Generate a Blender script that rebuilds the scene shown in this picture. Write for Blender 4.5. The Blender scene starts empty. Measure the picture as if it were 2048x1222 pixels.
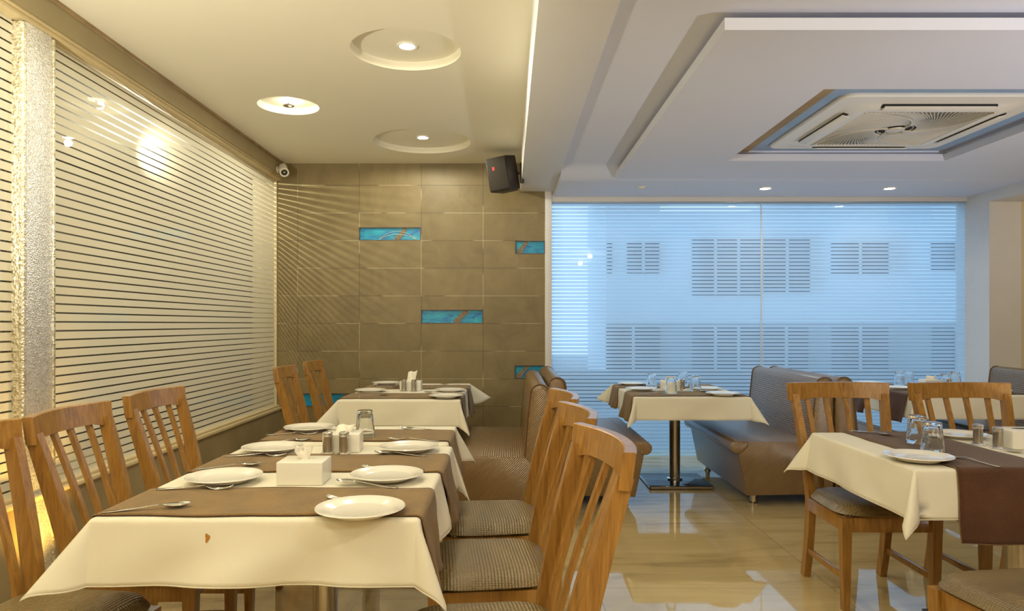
import bpy, bmesh, math, random
from mathutils import Vector, Matrix
R = math.radians
PI = math.pi
S = bpy.context.scene
COL = S.collection
random.seed(7)

# ------------------------------------------------------------------ camera, world, exposure
F, CX, CY = 1430.0, 1016.0, 648.0
cam_d = bpy.data.cameras.new('camera')
cam_d.sensor_width = 36.0
cam_d.lens = 36.0 * F / 2048.0
cam_d.shift_x = (1024.0 - CX) / 2048.0
cam_d.shift_y = (CY - 611.0) / 2048.0
cam_d.clip_start = 0.02
cam = bpy.data.objects.new('camera', cam_d)
COL.objects.link(cam)
cam.location = (0, 0, 1.3)
cam.rotation_euler = (R(90), 0, 0)
S.camera = cam

vs = S.view_settings
S.display_settings.display_device = 'sRGB'
vs.view_transform = 'Standard'
vs.look = 'None'
vs.gamma = 1.0
vs.use_curve_mapping = False
vs.exposure = 0.36

W = bpy.data.worlds.new('world')
S.world = W
W.use_nodes = True
bg = W.node_tree.nodes['Background']
bg.inputs['Color'].default_value = (0.44, 0.72, 1.0, 1)
bg.inputs['Strength'].default_value = 1.75

S.cycles.max_bounces = 10
S.cycles.diffuse_bounces = 5
S.cycles.glossy_bounces = 4
S.cycles.transmission_bounces = 8
S.cycles.transparent_max_bounces = 12
S.cycles.sample_clamp_indirect = 6.0

WARM = (1.0, 0.94, 0.73)
NEUT = (1.0, 0.93, 0.76)


def lamp(name, kind, loc, energy, color=WARM, size=0.1, rot=(0, 0, 0), angle=150, blend=1.0):
    d = bpy.data.lights.new(name, kind)
    d.energy = energy
    d.color = color
    if kind == 'AREA':
        d.shape = 'DISK'
        d.size = size
    else:
        d.shadow_soft_size = size
    if kind == 'SPOT':
        d.spot_size = R(angle)
        d.spot_blend = blend
    o = bpy.data.objects.new(name, d)
    COL.objects.link(o)
    o.location = loc
    o.rotation_euler = rot
    return o


# ceiling lamps in view (their fixtures are built further down)
lamp('light_ring_near', 'SPOT', (-0.587, 4.16, 2.868), 30, WARM, 0.03, angle=177, blend=0.2)
lamp('light_ring_far', 'SPOT', (-0.739, 6.2, 2.868), 26, WARM, 0.03, angle=177, blend=0.2)
lamp('light_disc', 'POINT', (-1.583, 5.2, 2.89), 1.6, WARM, 0.03)
lamp('light_window_spot', 'SPOT', (2.36, 6.56, 2.53), 14, NEUT, 0.04, angle=150)
lamp('light_window_spot', 'SPOT', (3.50, 6.56, 2.53), 14, NEUT, 0.04, angle=150)
# the same rows of ceiling lamps carried on above and behind the camera
for x, y in ((-0.62, 1.9), (-0.62, -0.3), (-0.62, -1.9)):
    lamp('light_ceiling', 'POINT', (x, y, 2.80), 19, WARM, 0.05)
for x, y in ((-1.58, 1.0), (-1.58, -1.2)):
    lamp('light_ceiling', 'POINT', (x, y, 2.78), 18, WARM, 0.05)
for x, y in ((1.53, -1.0), (1.55, 0.6)):
    lamp('light_ceiling', 'POINT', (x, y, 2.58), 46, NEUT, 0.04)
# added spots, unseen beside the camera, that brighten the ceilings from below
lamp('light_fill_left', 'SPOT', (-1.95, 1.15, 1.55), 235, (1.0, 0.965, 0.80), 0.08, rot=(R(180 - 52), 0, R(-14)), angle=105)
lamp('light_fill_right', 'SPOT', (3.9, 1.45, 0.14), 230, (0.97, 0.96, 1.0), 0.08, rot=(R(180 - 46), 0, R(24)), angle=92)
# passage lamp behind the striped glass on the left, and an unseen light added in the alcove
lamp('light_passage', 'POINT', (-3.16, 6.1, 2.74), 190, WARM, 0.026)
lamp('light_fill_alcove', 'POINT', (6.0, 5.9, 2.2), 9, WARM, 0.1)
# warm uplight at the foot of the glittering column
lamp('light_column', 'SPOT', (-1.98, 3.36, 0.12), 34, (1.0, 0.58, 0.10), 0.04, rot=(R(180), R(-38), 0), angle=80)


# ------------------------------------------------------------------ node helpers
def new_mat(name):
    m = bpy.data.materials.new(name)
    m.use_nodes = True
    nt = m.node_tree
    nt.nodes.clear()
    out = nt.nodes.new('ShaderNodeOutputMaterial')
    return m, nt, out


def N(nt, typ, **kw):
    n = nt.nodes.new(typ)
    for k, v in kw.items():
        setattr(n, k, v)
    return n


def L(nt, a, b):
    nt.links.new(a, b)


def math_n(nt, op, a, b=None):
    n = N(nt, 'ShaderNodeMath', operation=op)
    for i, v in enumerate((a, b)):
        if v is None:
            continue
        if isinstance(v, (int, float)):
            n.inputs[i].default_value = v
        else:
            L(nt, v, n.inputs[i])
    return n.outputs[0]


def coords(nt, scale=(1, 1, 1), rot=(0, 0, 0), src='Object'):
    t = N(nt, 'ShaderNodeTexCoord')
    mp = N(nt, 'ShaderNodeMapping')
    mp.inputs['Scale'].default_value = scale
    mp.inputs['Rotation'].default_value = rot
    L(nt, t.outputs[src], mp.inputs['Vector'])
    return mp.outputs['Vector']


def noise(nt, vec, scale=5, detail=4, rough=0.5, dist=0.0):
    n = N(nt, 'ShaderNodeTexNoise')
    n.inputs['Scale'].default_value = scale
    n.inputs['Detail'].default_value = detail
    n.inputs['Roughness'].default_value = rough
    n.inputs['Distortion'].default_value = dist
    L(nt, vec, n.inputs['Vector'])
    return n.outputs['Fac']


def ramp(nt, fac, stops):
    r = N(nt, 'ShaderNodeValToRGB')
    el = r.color_ramp.elements
    while len(el) > len(stops):
        el.remove(el[-1])
    while len(el) < len(stops):
        el.new(0.5)
    for e, (p, c) in zip(el, stops):
        e.position = p
        e.color = (*c, 1)
    L(nt, fac, r.inputs['Fac'])
    return r.outputs['Color']


def bump(nt, h, strength=0.3, dist=0.01):
    b = N(nt, 'ShaderNodeBump')
    b.inputs['Strength'].default_value = strength
    b.inputs['Distance'].default_value = dist
    L(nt, h, b.inputs['Height'])
    return b.outputs['Normal']


def pbsdf(nt, out, rough=0.5, metal=0.0, base=None, spec=0.5, coat=0.0, coat_rough=0.05):
    p = N(nt, 'ShaderNodeBsdfPrincipled')
    p.inputs['Roughness'].default_value = rough
    p.inputs['Metallic'].default_value = metal
    p.inputs['Specular IOR Level'].default_value = spec
    p.inputs['Coat Weight'].default_value = coat
    p.inputs['Coat Roughness'].default_value = coat_rough
    if base:
        p.inputs['Base Color'].default_value = (*base, 1)
    L(nt, p.outputs[0], out.inputs[0])
    return p


def plain(name, c, rough=0.5, metal=0.0, vary=0.06, scale=6, bmp=0.0, bscale=60, spec=0.5, coat=0.0):
    m, nt, out = new_mat(name)
    p = pbsdf(nt, out, rough, metal, None, spec, coat)
    v = coords(nt)
    col = ramp(nt, noise(nt, v, scale, 4),
               [(0.3, tuple(x * (1 - vary) for x in c)), (0.7, tuple(min(1, x * (1 + vary)) for x in c))])
    L(nt, col, p.inputs['Base Color'])
    if bmp:
        L(nt, bump(nt, noise(nt, v, bscale, 3), bmp, 0.003), p.inputs['Normal'])
    return m


def wood(name, dark, light, rough=0.32):
    m, nt, out = new_mat(name)
    p = pbsdf(nt, out, rough, coat=0.35, coat_rough=0.18)
    v = coords(nt, (24, 24, 2.2))
    n1 = noise(nt, v, 1.6, 6, 0.6, 1.2)
    v2 = coords(nt, (90, 90, 5))
    n2 = noise(nt, v2, 1.5, 3)
    mx = math_n(nt, 'ADD', math_n(nt, 'MULTIPLY', n1, 0.75), math_n(nt, 'MULTIPLY', n2, 0.25))
    L(nt, ramp(nt, mx, [(0.32, dark), (0.68, light)]), p.inputs['Base Color'])
    L(nt, bump(nt, mx, 0.06, 0.002), p.inputs['Normal'])
    return m


def vinyl(name, c, rough=0.34, period=0.011):
    """woven-look upholstery vinyl: diamond relief"""
    m, nt, out = new_mat(name)
    p = pbsdf(nt, out, rough, spec=0.85)
    tc = N(nt, 'ShaderNodeTexCoord')
    sx = N(nt, 'ShaderNodeSeparateXYZ')
    L(nt, tc.outputs['Object'], sx.inputs[0])
    k = 2 * PI / period
    a = math_n(nt, 'ADD', sx.outputs[0], sx.outputs[2])
    b = sx.outputs[1]
    w1 = math_n(nt, 'SINE', math_n(nt, 'MULTIPLY', math_n(nt, 'ADD', a, b), k * 0.6))
    w2 = math_n(nt, 'SINE', math_n(nt, 'MULTIPLY', math_n(nt, 'SUBTRACT', a, b), k * 0.6))
    h = math_n(nt, 'MULTIPLY', w1, w2)
    h2 = math_n(nt, 'ADD', math_n(nt, 'MULTIPLY', h, 0.5), 0.5)
    L(nt, ramp(nt, h2, [(0.0, tuple(x * 0.82 for x in c)), (0.6, c), (1.0, tuple(min(1, x * 1.15) for x in c))]),
      p.inputs['Base Color'])
    L(nt, bump(nt, h2, 0.7, 0.004), p.inputs['Normal'])
    return m


def fabric(name, c, weave=900, amt=0.12, rough=0.85, bmp=0.15, rib=(1, 1, 1)):
    m, nt, out = new_mat(name)
    p = pbsdf(nt, out, rough, spec=0.25)
    p.inputs['Sheen Weight'].default_value = 0.15
    v = coords(nt, rib)
    n1 = noise(nt, v, weave, 2)
    n2 = noise(nt, coords(nt), 9, 4)
    mx = math_n(nt, 'ADD', math_n(nt, 'MULTIPLY', n1, 0.65), math_n(nt, 'MULTIPLY', n2, 0.35))
    L(nt, ramp(nt, mx, [(0.35, tuple(x * (1 - amt) for x in c)), (0.65, tuple(min(1, x * (1 + amt)) for x in c))]),
      p.inputs['Base Color'])
    L(nt, bump(nt, n1, bmp, 0.002), p.inputs['Normal'])
    return m


def emit(name, c, s):
    m, nt, out = new_mat(name)
    e = N(nt, 'ShaderNodeEmission')
    e.inputs['Color'].default_value = (*c, 1)
    e.inputs['Strength'].default_value = s
    L(nt, e.outputs[0], out.inputs[0])
    return m


def glass(name, rough=0.0):
    m, nt, out = new_mat(name)
    p = pbsdf(nt, out, rough, base=(0.97, 0.99, 1.0))
    p.inputs['Transmission Weight'].default_value = 1.0
    p.inputs['IOR'].default_value = 1.47
    lp = N(nt, 'ShaderNodeMapRange')  # keeps the node tree procedural: faint tint variation in the glass
    lp.inputs['To Min'].default_value = 0.0
    lp.inputs['To Max'].default_value = 0.015
    L(nt, noise(nt, coords(nt), 20, 2), lp.inputs['Value'])
    L(nt, lp.outputs[0], p.inputs['Roughness'])
    return m


def striped_glass(name, frost, trans, period, gap, offset, rough_t, haze, gloss=0.1, thru=0.5):
    """glass covered in horizontal strips of frosted film with clear lines left between them"""
    m, nt, out = new_mat(name)
    tc = N(nt, 'ShaderNodeTexCoord')
    sx = N(nt, 'ShaderNodeSeparateXYZ')
    L(nt, tc.outputs['Object'], sx.inputs[0])
    t = math_n(nt, 'FRACT', math_n(nt, 'DIVIDE', math_n(nt, 'ADD', sx.outputs[2], offset), period))
    clear = math_n(nt, 'LESS_THAN', t, gap / period)
    fr = N(nt, 'ShaderNodeFresnel')
    fr.inputs['IOR'].default_value = 1.45
    gl = N(nt, 'ShaderNodeBsdfGlossy')
    gl.inputs['Roughness'].default_value = 0.0
    tr = N(nt, 'ShaderNodeBsdfTransparent')
    tr.inputs['Color'].default_value = (0.9, 0.95, 0.96, 1)
    cmix = N(nt, 'ShaderNodeMixShader')
    L(nt, fr.outputs[0], cmix.inputs[0])
    L(nt, tr.outputs[0], cmix.inputs[1])
    L(nt, gl.outputs[0], cmix.inputs[2])
    df = N(nt, 'ShaderNodeBsdfDiffuse')
    df.inputs['Color'].default_value = (*frost, 1)
    tl = N(nt, 'ShaderNodeBsdfTranslucent')
    tl.inputs['Color'].default_value = (*trans, 1)
    f1 = N(nt, 'ShaderNodeMixShader')
    f1.inputs[0].default_value = thru
    L(nt, df.outputs[0], f1.inputs[1])
    L(nt, tl.outputs[0], f1.inputs[2])
    rf = N(nt, 'ShaderNodeBsdfRefraction')
    rf.inputs['Roughness'].default_value = rough_t
    rf.inputs['IOR'].default_value = 1.09
    rf.inputs['Color'].default_value = (*trans, 1)
    f2 = N(nt, 'ShaderNodeMixShader')
    f2.inputs[0].default_value = haze
    L(nt, f1.outputs[0], f2.inputs[1])
    L(nt, rf.outputs[0], f2.inputs[2])
    gl2 = N(nt, 'ShaderNodeBsdfGlossy')
    gl2.inputs['Roughness'].default_value = 0.008
    f3 = N(nt, 'ShaderNodeMixShader')
    L(nt, math_n(nt, 'MULTIPLY', fr.outputs[0], gloss * 10), f3.inputs[0])
    L(nt, f2.outputs[0], f3.inputs[1])
    L(nt, gl2.outputs[0], f3.inputs[2])
    mix = N(nt, 'ShaderNodeMixShader')
    L(nt, clear, mix.inputs[0])
    L(nt, f3.outputs[0], mix.inputs[1])
    L(nt, cmix.outputs[0], mix.inputs[2])
    L(nt, mix.outputs[0], out.inputs[0])
    return m


def tile_wall_mat():
    m, nt, out = new_mat('slate_tile')
    p = pbsdf(nt, out, 0.48, spec=0.4)
    tc = N(nt, 'ShaderNodeTexCoord')
    sx = N(nt, 'ShaderNodeSeparateXYZ')
    L(nt, tc.outputs['Object'], sx.inputs[0])
    PX, PZ = 0.6055, 0.2706
    fx = math_n(nt, 'DIVIDE', math_n(nt, 'SUBTRACT', sx.outputs[0], 0.362), PX)
    fz = math_n(nt, 'DIVIDE', math_n(nt, 'SUBTRACT', sx.outputs[2], 1.305), PZ)
    cx_ = math_n(nt, 'ABSOLUTE', math_n(nt, 'SUBTRACT', math_n(nt, 'FRACT', math_n(nt, 'ADD', fx, 0.5)), 0.5))
    cz_ = math_n(nt, 'ABSOLUTE', math_n(nt, 'SUBTRACT', math_n(nt, 'FRACT', math_n(nt, 'ADD', fz, 0.5)), 0.5))
    jx = math_n(nt, 'LESS_THAN', cx_, 0.0023 / PX)
    jz = math_n(nt, 'LESS_THAN', cz_, 0.0023 / PZ)
    j = math_n(nt, 'MAXIMUM', jx, jz)
    cell = N(nt, 'ShaderNodeCombineXYZ')
    L(nt, math_n(nt, 'FLOOR', fx), cell.inputs[0])
    L(nt, math_n(nt, 'FLOOR', fz), cell.inputs[1])
    wn = N(nt, 'ShaderNodeTexWhiteNoise')
    L(nt, cell.outputs[0], wn.inputs['Vector'])
    v = coords(nt, (1, 1, 1))
    n1 = noise(nt, v, 3.5, 8, 0.62, 0.6)
    mx = math_n(nt, 'ADD', math_n(nt, 'MULTIPLY', n1, 0.8), math_n(nt, 'MULTIPLY', wn.outputs[0], 0.16))
    base = ramp(nt, mx, [(0.3, (0.165, 0.122, 0.052)), (0.55, (0.215, 0.162, 0.072)), (0.8, (0.26, 0.198, 0.095))])
    jn = noise(nt, v, 2.3, 3)
    jc = ramp(nt, jn, [(0.47, (0.085, 0.065, 0.035)), (0.53, (0.42, 0.36, 0.22))])
    mc = N(nt, 'ShaderNodeMix', data_type='RGBA')
    L(nt, j, mc.inputs[0])
    L(nt, base, mc.inputs[6])
    L(nt, jc, mc.inputs[7])
    L(nt, mc.outputs[2], p.inputs['Base Color'])
    h = math_n(nt, 'SUBTRACT', math_n(nt, 'MULTIPLY', noise(nt, v, 25, 6), 0.3), j)
    L(nt, bump(nt, h, 0.25, 0.004), p.inputs['Normal'])
    return m


def floor_mat():
    m, nt, out = new_mat('polished_marble')
    p = pbsdf(nt, out, 0.035, spec=0.75)
    p.inputs['IOR'].default_value = 1.55
    tc = N(nt, 'ShaderNodeTexCoord')
    sx = N(nt, 'ShaderNodeSeparateXYZ')
    L(nt, tc.outputs['Object'], sx.inputs[0])
    P_ = 1.154
    fx = math_n(nt, 'DIVIDE', math_n(nt, 'SUBTRACT', sx.outputs[0], 0.441), P_)
    fy = math_n(nt, 'DIVIDE', math_n(nt, 'SUBTRACT', sx.outputs[1], 3.52), P_)
    ax = math_n(nt, 'ABSOLUTE', math_n(nt, 'SUBTRACT', math_n(nt, 'FRACT', math_n(nt, 'ADD', fx, 0.5)), 0.5))
    ay = math_n(nt, 'ABSOLUTE', math_n(nt, 'SUBTRACT', math_n(nt, 'FRACT', math_n(nt, 'ADD', fy, 0.5)), 0.5))
    j = math_n(nt, 'LESS_THAN', math_n(nt, 'MINIMUM', ax, ay), 0.0012 / P_)
    cell = N(nt, 'ShaderNodeCombineXYZ')
    L(nt, math_n(nt, 'FLOOR', fx), cell.inputs[0])
    L(nt, math_n(nt, 'FLOOR', fy), cell.inputs[1])
    wn = N(nt, 'ShaderNodeTexWhiteNoise')
    L(nt, cell.outputs[0], wn.inputs['Vector'])
    off = N(nt, 'ShaderNodeVectorMath', operation='SCALE')
    L(nt, wn.outputs['Color'], off.inputs[0])
    off.inputs['Scale'].default_value = 9.0
    add = N(nt, 'ShaderNodeVectorMath', operation='ADD')
    mp = N(nt, 'ShaderNodeMapping')
    mp.inputs['Rotation'].default_value = (0, 0, R(16))
    mp.inputs['Scale'].default_value = (0.8, 4.2, 1)
    L(nt, tc.outputs['Object'], mp.inputs[0])
    L(nt, mp.outputs[0], add.inputs[0])
    L(nt, off.outputs[0], add.inputs[1])
    n1 = noise(nt, add.outputs[0], 1.5, 7, 0.58, 0.8)
    base = ramp(nt, n1, [(0.28, (0.36, 0.265, 0.115)), (0.45, (0.53, 0.40, 0.18)), (0.75, (0.61, 0.475, 0.235))])
    mc = N(nt, 'ShaderNodeMix', data_type='RGBA')
    L(nt, j, mc.inputs[0])
    L(nt, base, mc.inputs[6])
    mc.inputs[7].default_value = (0.14, 0.10, 0.05, 1)
    L(nt, mc.outputs[2], p.inputs['Base Color'])
    return m


def glitter_mat(name='glitter_foil', lo=(0.70, 0.68, 0.66), hi=(0.98, 0.97, 0.96), sc=150):
    m, nt, out = new_mat(name)
    p = pbsdf(nt, out, 0.33, 0.8)
    v = coords(nt)
    vo = N(nt, 'ShaderNodeTexVoronoi')
    vo.inputs['Scale'].default_value = sc
    L(nt, v, vo.inputs['Vector'])
    v2 = coords(nt, (8, 8, 60))
    n2 = noise(nt, v2, 2.0, 4, 0.6, 1.5)
    h = math_n(nt, 'ADD', math_n(nt, 'MULTIPLY', vo.outputs['Distance'], 0.9), math_n(nt, 'MULTIPLY', n2, 0.6))
    L(nt, bump(nt, h, 0.6, 0.005), p.inputs['Normal'])
    L(nt, ramp(nt, vo.outputs['Color'], [(0.2, lo), (0.7, hi)]), p.inputs['Base Color'])
    return m


M = {}
M['cream'] = plain('cream_ceiling_paint', (0.83, 0.785, 0.635), 0.75, vary=0.015, scale=1.2)
M['white'] = plain('white_ceiling_paint', (0.78, 0.775, 0.77), 0.7, vary=0.015, scale=1.2)
M['lav'] = plain('lavender_ceiling_paint', (0.70, 0.725, 0.83), 0.7, vary=0.015, scale=1.2)
M['beige'] = plain('beige_wall_paint', (0.62, 0.51, 0.34), 0.7, vary=0.03, scale=1.5)
M['greywhite'] = plain('greyish_white_paint', (0.66, 0.635, 0.62), 0.6, vary=0.02)
M['tile'] = tile_wall_mat()
M['floor'] = floor_mat()
M['laminate'] = plain('taupe_laminate', (0.30, 0.235, 0.125), 0.42, vary=0.12, scale=3)
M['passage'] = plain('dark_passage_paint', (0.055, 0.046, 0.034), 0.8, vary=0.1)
M['beamlam'] = plain('tan_laminate', (0.34, 0.27, 0.145), 0.4, vary=0.05, scale=3)
M['sill'] = plain('cream_sill', (0.62, 0.50, 0.28), 0.62, vary=0.05)
M['glitter'] = glitter_mat()
M['gold_edge'] = glitter_mat('glitter_edge_tape', (0.55, 0.49, 0.34), (0.92, 0.88, 0.74), 90)
M['glass_l'] = striped_glass('striped_film_glass_warm', (0.80, 0.76, 0.62), (0.80, 0.75, 0.60), 0.0455, 0.0085, 0.013, 0.9, 0.014, 0.10, 0.06)
M['glass_r'] = striped_glass('striped_film_glass_cool', (0.62, 0.72, 0.82), (0.62, 0.80, 0.95), 0.0362, 0.0062, 0.01, 0.5, 0.2, 0.10)
M['wood'] = wood('honey_wood', (0.20, 0.088, 0.015), (0.44, 0.225, 0.048))
M['seat'] = vinyl('taupe_seat_vinyl', (0.20, 0.138, 0.050), 0.33, 0.013)
M['sofa'] = vinyl('taupe_sofa_vinyl', (0.20, 0.118, 0.044), 0.27, 0.018)
M['piping'] = plain('brown_piping', (0.13, 0.07, 0.03), 0.35)
M['cloth'] = fabric('ivory_tablecloth', (0.74, 0.69, 0.55), 700, 0.03, 0.8, 0.05)
M['runner'] = fabric('brown_ribbed_runner', (0.20, 0.118, 0.034), 160, 0.32, 0.9, 0.4, (1, 6, 1))
M['runner_y'] = fabric('dark_brown_ribbed_runner', (0.075, 0.030, 0.012), 160, 0.3, 0.9, 0.4, (6, 1, 1))
M['runner_edge'] = fabric('runner_stitched_edge', (0.17, 0.09, 0.035), 300, 0.3, 0.9, 0.4)
M['china'] = plain('white_china', (0.83, 0.79, 0.70), 0.12, vary=0.01, coat=0.4)
M['plastic'] = plain('white_plastic', (0.80, 0.76, 0.66), 0.3, vary=0.015)
M['paper'] = plain('tissue_paper', (0.84, 0.79, 0.68), 0.9, vary=0.04, scale=40)
M['steel'] = plain('brushed_steel', (0.56, 0.52, 0.46), 0.27, 1.0, vary=0.08, scale=30)
M['chrome'] = plain('polished_steel', (0.72, 0.70, 0.66), 0.12, 1.0, vary=0.03)
M['blacktop'] = plain('gloss_black_plate', (0.035, 0.04, 0.045), 0.12, 0.3, vary=0.1)
M['tabletop'] = plain('laminate_table_top', (0.30, 0.19, 0.09), 0.4)
M['glass'] = glass('tumbler_glass')
M['black'] = plain('black_speaker_shell', (0.014, 0.008, 0.006), 0.45, vary=0.2, bmp=0.1, bscale=200)
M['mesh'] = plain('speaker_cloth', (0.020, 0.014, 0.007), 0.8, vary=0.3, scale=200, bmp=0.4, bscale=400)
M['red'] = plain('red_badge', (0.55, 0.04, 0.03), 0.4)
M['camw'] = plain('camera_white_plastic', (0.76, 0.71, 0.60), 0.35)
M['dark'] = plain('dark_opening', (0.012, 0.012, 0.012), 0.6)
M['acw'] = plain('air_conditioner_plastic', (0.80, 0.77, 0.70), 0.35, vary=0.01)
M['acg'] = plain('air_conditioner_grille', (0.66, 0.62, 0.53), 0.4, vary=0.02)
M['acplate'] = plain('air_conditioner_back_plate', (0.40, 0.37, 0.31), 0.5, vary=0.02)
M['plate_blue'] = plain('blue_grey_primer_board', (0.28, 0.40, 0.58), 0.5, vary=0.08)
M['board'] = plain('raw_board', (0.36, 0.25, 0.12), 0.7, vary=0.2)
M['sea'] = None
M['sand'] = plain('sand_relief', (0.20, 0.145, 0.085), 0.6, vary=0.3, scale=60, bmp=0.3, bscale=150)
M['foam'] = plain('pale_relief_line', (0.55, 0.62, 0.55), 0.5, vary=0.2, scale=80)
M['nichefr'] = plain('niche_frame', (0.10, 0.06, 0.035), 0.5)
M['lens'] = emit('lamp_lens', (1.0, 0.90, 0.68), 50)
M['lens_dim'] = emit('hidden_lamp_glow', (1.0, 0.90, 0.68), 7)
M['lens_cool'] = emit('window_lamp_lens', (1.0, 0.95, 0.86), 60)
M['facade'] = plain('pale_facade_paint', (0.72, 0.78, 0.82), 0.8, vary=0.05, scale=0.6)
M['facade_low'] = plain('grey_lower_storey_paint', (0.30, 0.33, 0.35), 0.8, vary=0.1, scale=0.8)
M['facade_win'] = plain('dark_window_pane', (0.035, 0.04, 0.045), 0.5, vary=0.3, scale=2)
M['pavement'] = plain('pavement', (0.16, 0.17, 0.18), 0.85, vary=0.1, scale=1.5)
M['stain'] = plain('curry_stain', (0.40, 0.17, 0.02), 0.7, vary=0.3, scale=90)


def sea_mat():
    m, nt, out = new_mat('glazed_sea_blue')
    p = pbsdf(nt, out, 0.35, spec=0.35, coat=0.1)
    n1 = noise(nt, coords(nt, (3, 1, 9)), 2.2, 5, 0.6, 0.8)
    L(nt, ramp(nt, n1, [(0.30, (0.006, 0.06, 0.34)), (0.46, (0.008, 0.24, 0.46)), (0.68, (0.015, 0.40, 0.52))]),
      p.inputs['Base Color'])
    return m


M['sea'] = sea_mat()


# ------------------------------------------------------------------ mesh helpers
class MB:
    """collects shapes; build() links them as ONE mesh object"""

    def __init__(self):
        self.v, self.f = [], []

    def add(self, vs_, fs, mtx=None):
        b = len(self.v)
        for p in vs_:
            p = Vector(p)
            self.v.append(tuple(mtx @ p) if mtx else tuple(p))
        self.f += [tuple(b + i for i in f) for f in fs]
        return self

    def bm(self, bm, mtx=None):
        bm.verts.index_update()
        self.add([v.co[:] for v in bm.verts], [[v.index for v in f.verts] for f in bm.faces], mtx)
        bm.free()
        return self

    def box(self, x0, x1, y0, y1, z0, z1, bev=0.0, seg=2, mtx=None):
        bm = bmesh.new()
        vs_ = [bm.verts.new(p) for p in ((x0, y0, z0), (x1, y0, z0), (x1, y1, z0), (x0, y1, z0),
                                         (x0, y0, z1), (x1, y0, z1), (x1, y1, z1), (x0, y1, z1))]
        for f in ((0, 3, 2, 1), (4, 5, 6, 7), (0, 1, 5, 4), (1, 2, 6, 5), (2, 3, 7, 6), (3, 0, 4, 7)):
            bm.faces.new([vs_[i] for i in f])
        if bev > 0:
            bmesh.ops.bevel(bm, geom=list(bm.edges), offset=bev, segments=seg, profile=0.5, affect='EDGES')
        return self.bm(bm, mtx)

    def lathe(self, prof, seg=48, c=(0, 0, 0), mod=None, mtx=None, close=True):
        vs_, fs = [], []
        n = len(prof)
        for i in range(seg):
            a = 2 * PI * i / seg
            for k, (r, z) in enumerate(prof):
                rr = mod(r, z, a) if mod else r
                vs_.append((c[0] + rr * math.cos(a), c[1] + rr * math.sin(a), c[2] + z))
        for i in range(seg):
            j = (i + 1) % seg
            for k in range(n - 1):
                fs.append((i * n + k, j * n + k, j * n + k + 1, i * n + k + 1))
        if close:
            if prof[0][0] > 1e-6:
                fs.append(tuple(i * n for i in reversed(range(seg))))
            if prof[-1][0] > 1e-6:
                fs.append(tuple(i * n + n - 1 for i in range(seg)))
        return self.add(vs_, fs, mtx)

    def sweep(self, path, sect, ups=None, mtx=None, closed=False):
        """sweep a closed 2D section list [(a,b)] (or function of t) along path; a along side, b along up"""
        n = len(path)
        P = [Vector(p) for p in path]
        vs_, fs = [], []
        m = None
        for i in range(n):
            if closed:
                t = (P[(i + 1) % n] - P[i - 1]).normalized()
            else:
                t = (P[min(i + 1, n - 1)] - P[max(i - 1, 0)]).normalized()
            up = Vector(ups[i] if isinstance(ups, list) else (ups or (0, 0, 1)))
            side = t.cross(up)
            if side.length < 1e-6:
                side = t.cross(Vector((1, 0, 0)))
            side.normalize()
            u = side.cross(t).normalized()
            sc = sect(i / (n - 1)) if callable(sect) else sect
            m = len(sc)
            for a, b in sc:
                vs_.append(P[i] + side * a + u * b)
        for i in range(n if closed else n - 1):
            i2 = (i + 1) % n
            for k in range(m):
                k2 = (k + 1) % m
                fs.append((i * m + k, i * m + k2, i2 * m + k2, i2 * m + k))
        if not closed:
            fs.append(tuple(reversed(range(m))))
            fs.append(tuple((n - 1) * m + k for k in range(m)))
        return self.add(vs_, fs, mtx)

    def tube(self, path, r, seg=8, closed=False, mtx=None):
        sc = [(r * math.cos(2 * PI * k / seg), r * math.sin(2 * PI * k / seg)) for k in range(seg)]
        return self.sweep(path, sc, (0.13, 0.21, 0.97), mtx, closed)

    def prism(self, poly, axis, a0, a1, bev=0.0, seg=2, mtx=None):
        """extrude a 2D polygon. axis 'y': poly in (x,z); 'z': (x,y); 'x': (y,z)"""
        def mk(p, a):
            return {'y': (p[0], a, p[1]), 'z': (p[0], p[1], a), 'x': (a, p[0], p[1])}[axis]
        bm = bmesh.new()
        A = [bm.verts.new(mk(p, a0)) for p in poly]
        B = [bm.verts.new(mk(p, a1)) for p in poly]
        n = len(poly)
        fa = bm.faces.new(A)
        fb = bm.faces.new(list(reversed(B)))
        for i in range(n):
            bm.faces.new((A[i], B[i], B[(i + 1) % n], A[(i + 1) % n]))
        bmesh.ops.recalc_face_normals(bm, faces=bm.faces)
        if bev > 0:
            ed = list({e for f in (fa, fb) for e in f.edges})
            bmesh.ops.bevel(bm, geom=ed, offset=bev, segments=seg, profile=0.5, affect='EDGES')
        return self.bm(bm, mtx)

    def grid(self, fn, nu, nv, mtx=None):
        vs_ = [fn(i / nu, j / nv) for i in range(nu + 1) for j in range(nv + 1)]
        fs = [(i * (nv + 1) + j, (i + 1) * (nv + 1) + j, (i + 1) * (nv + 1) + j + 1, i * (nv + 1) + j + 1)
              for i in range(nu) for j in range(nv)]
        return self.add(vs_, fs, mtx)

    def build(self, name, mat, parent=None, smooth=35, label=None, solid=None, fix=True):
        me = bpy.data.meshes.new(name)
        me.from_pydata(self.v, [], self.f)
        if fix:
            bm = bmesh.new()
            bm.from_mesh(me)
            bmesh.ops.recalc_face_normals(bm, faces=bm.faces)
            bm.to_mesh(me)
            bm.free()
        me.update()
        if smooth:
            me.polygons.foreach_set('use_smooth', [True] * len(me.polygons))
            me.set_sharp_from_angle(angle=R(smooth))
        for mm in (mat if isinstance(mat, list) else [mat]):
            me.materials.append(mm)
        o = bpy.data.objects.new(name, me)
        COL.objects.link(o)
        if parent:
            o.parent = parent
        if label:
            o['label'] = label
        if solid:
            md = o.modifiers.new('thickness', 'SOLIDIFY')
            md.thickness = solid
            md.offset = 1.0
        return o


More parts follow.
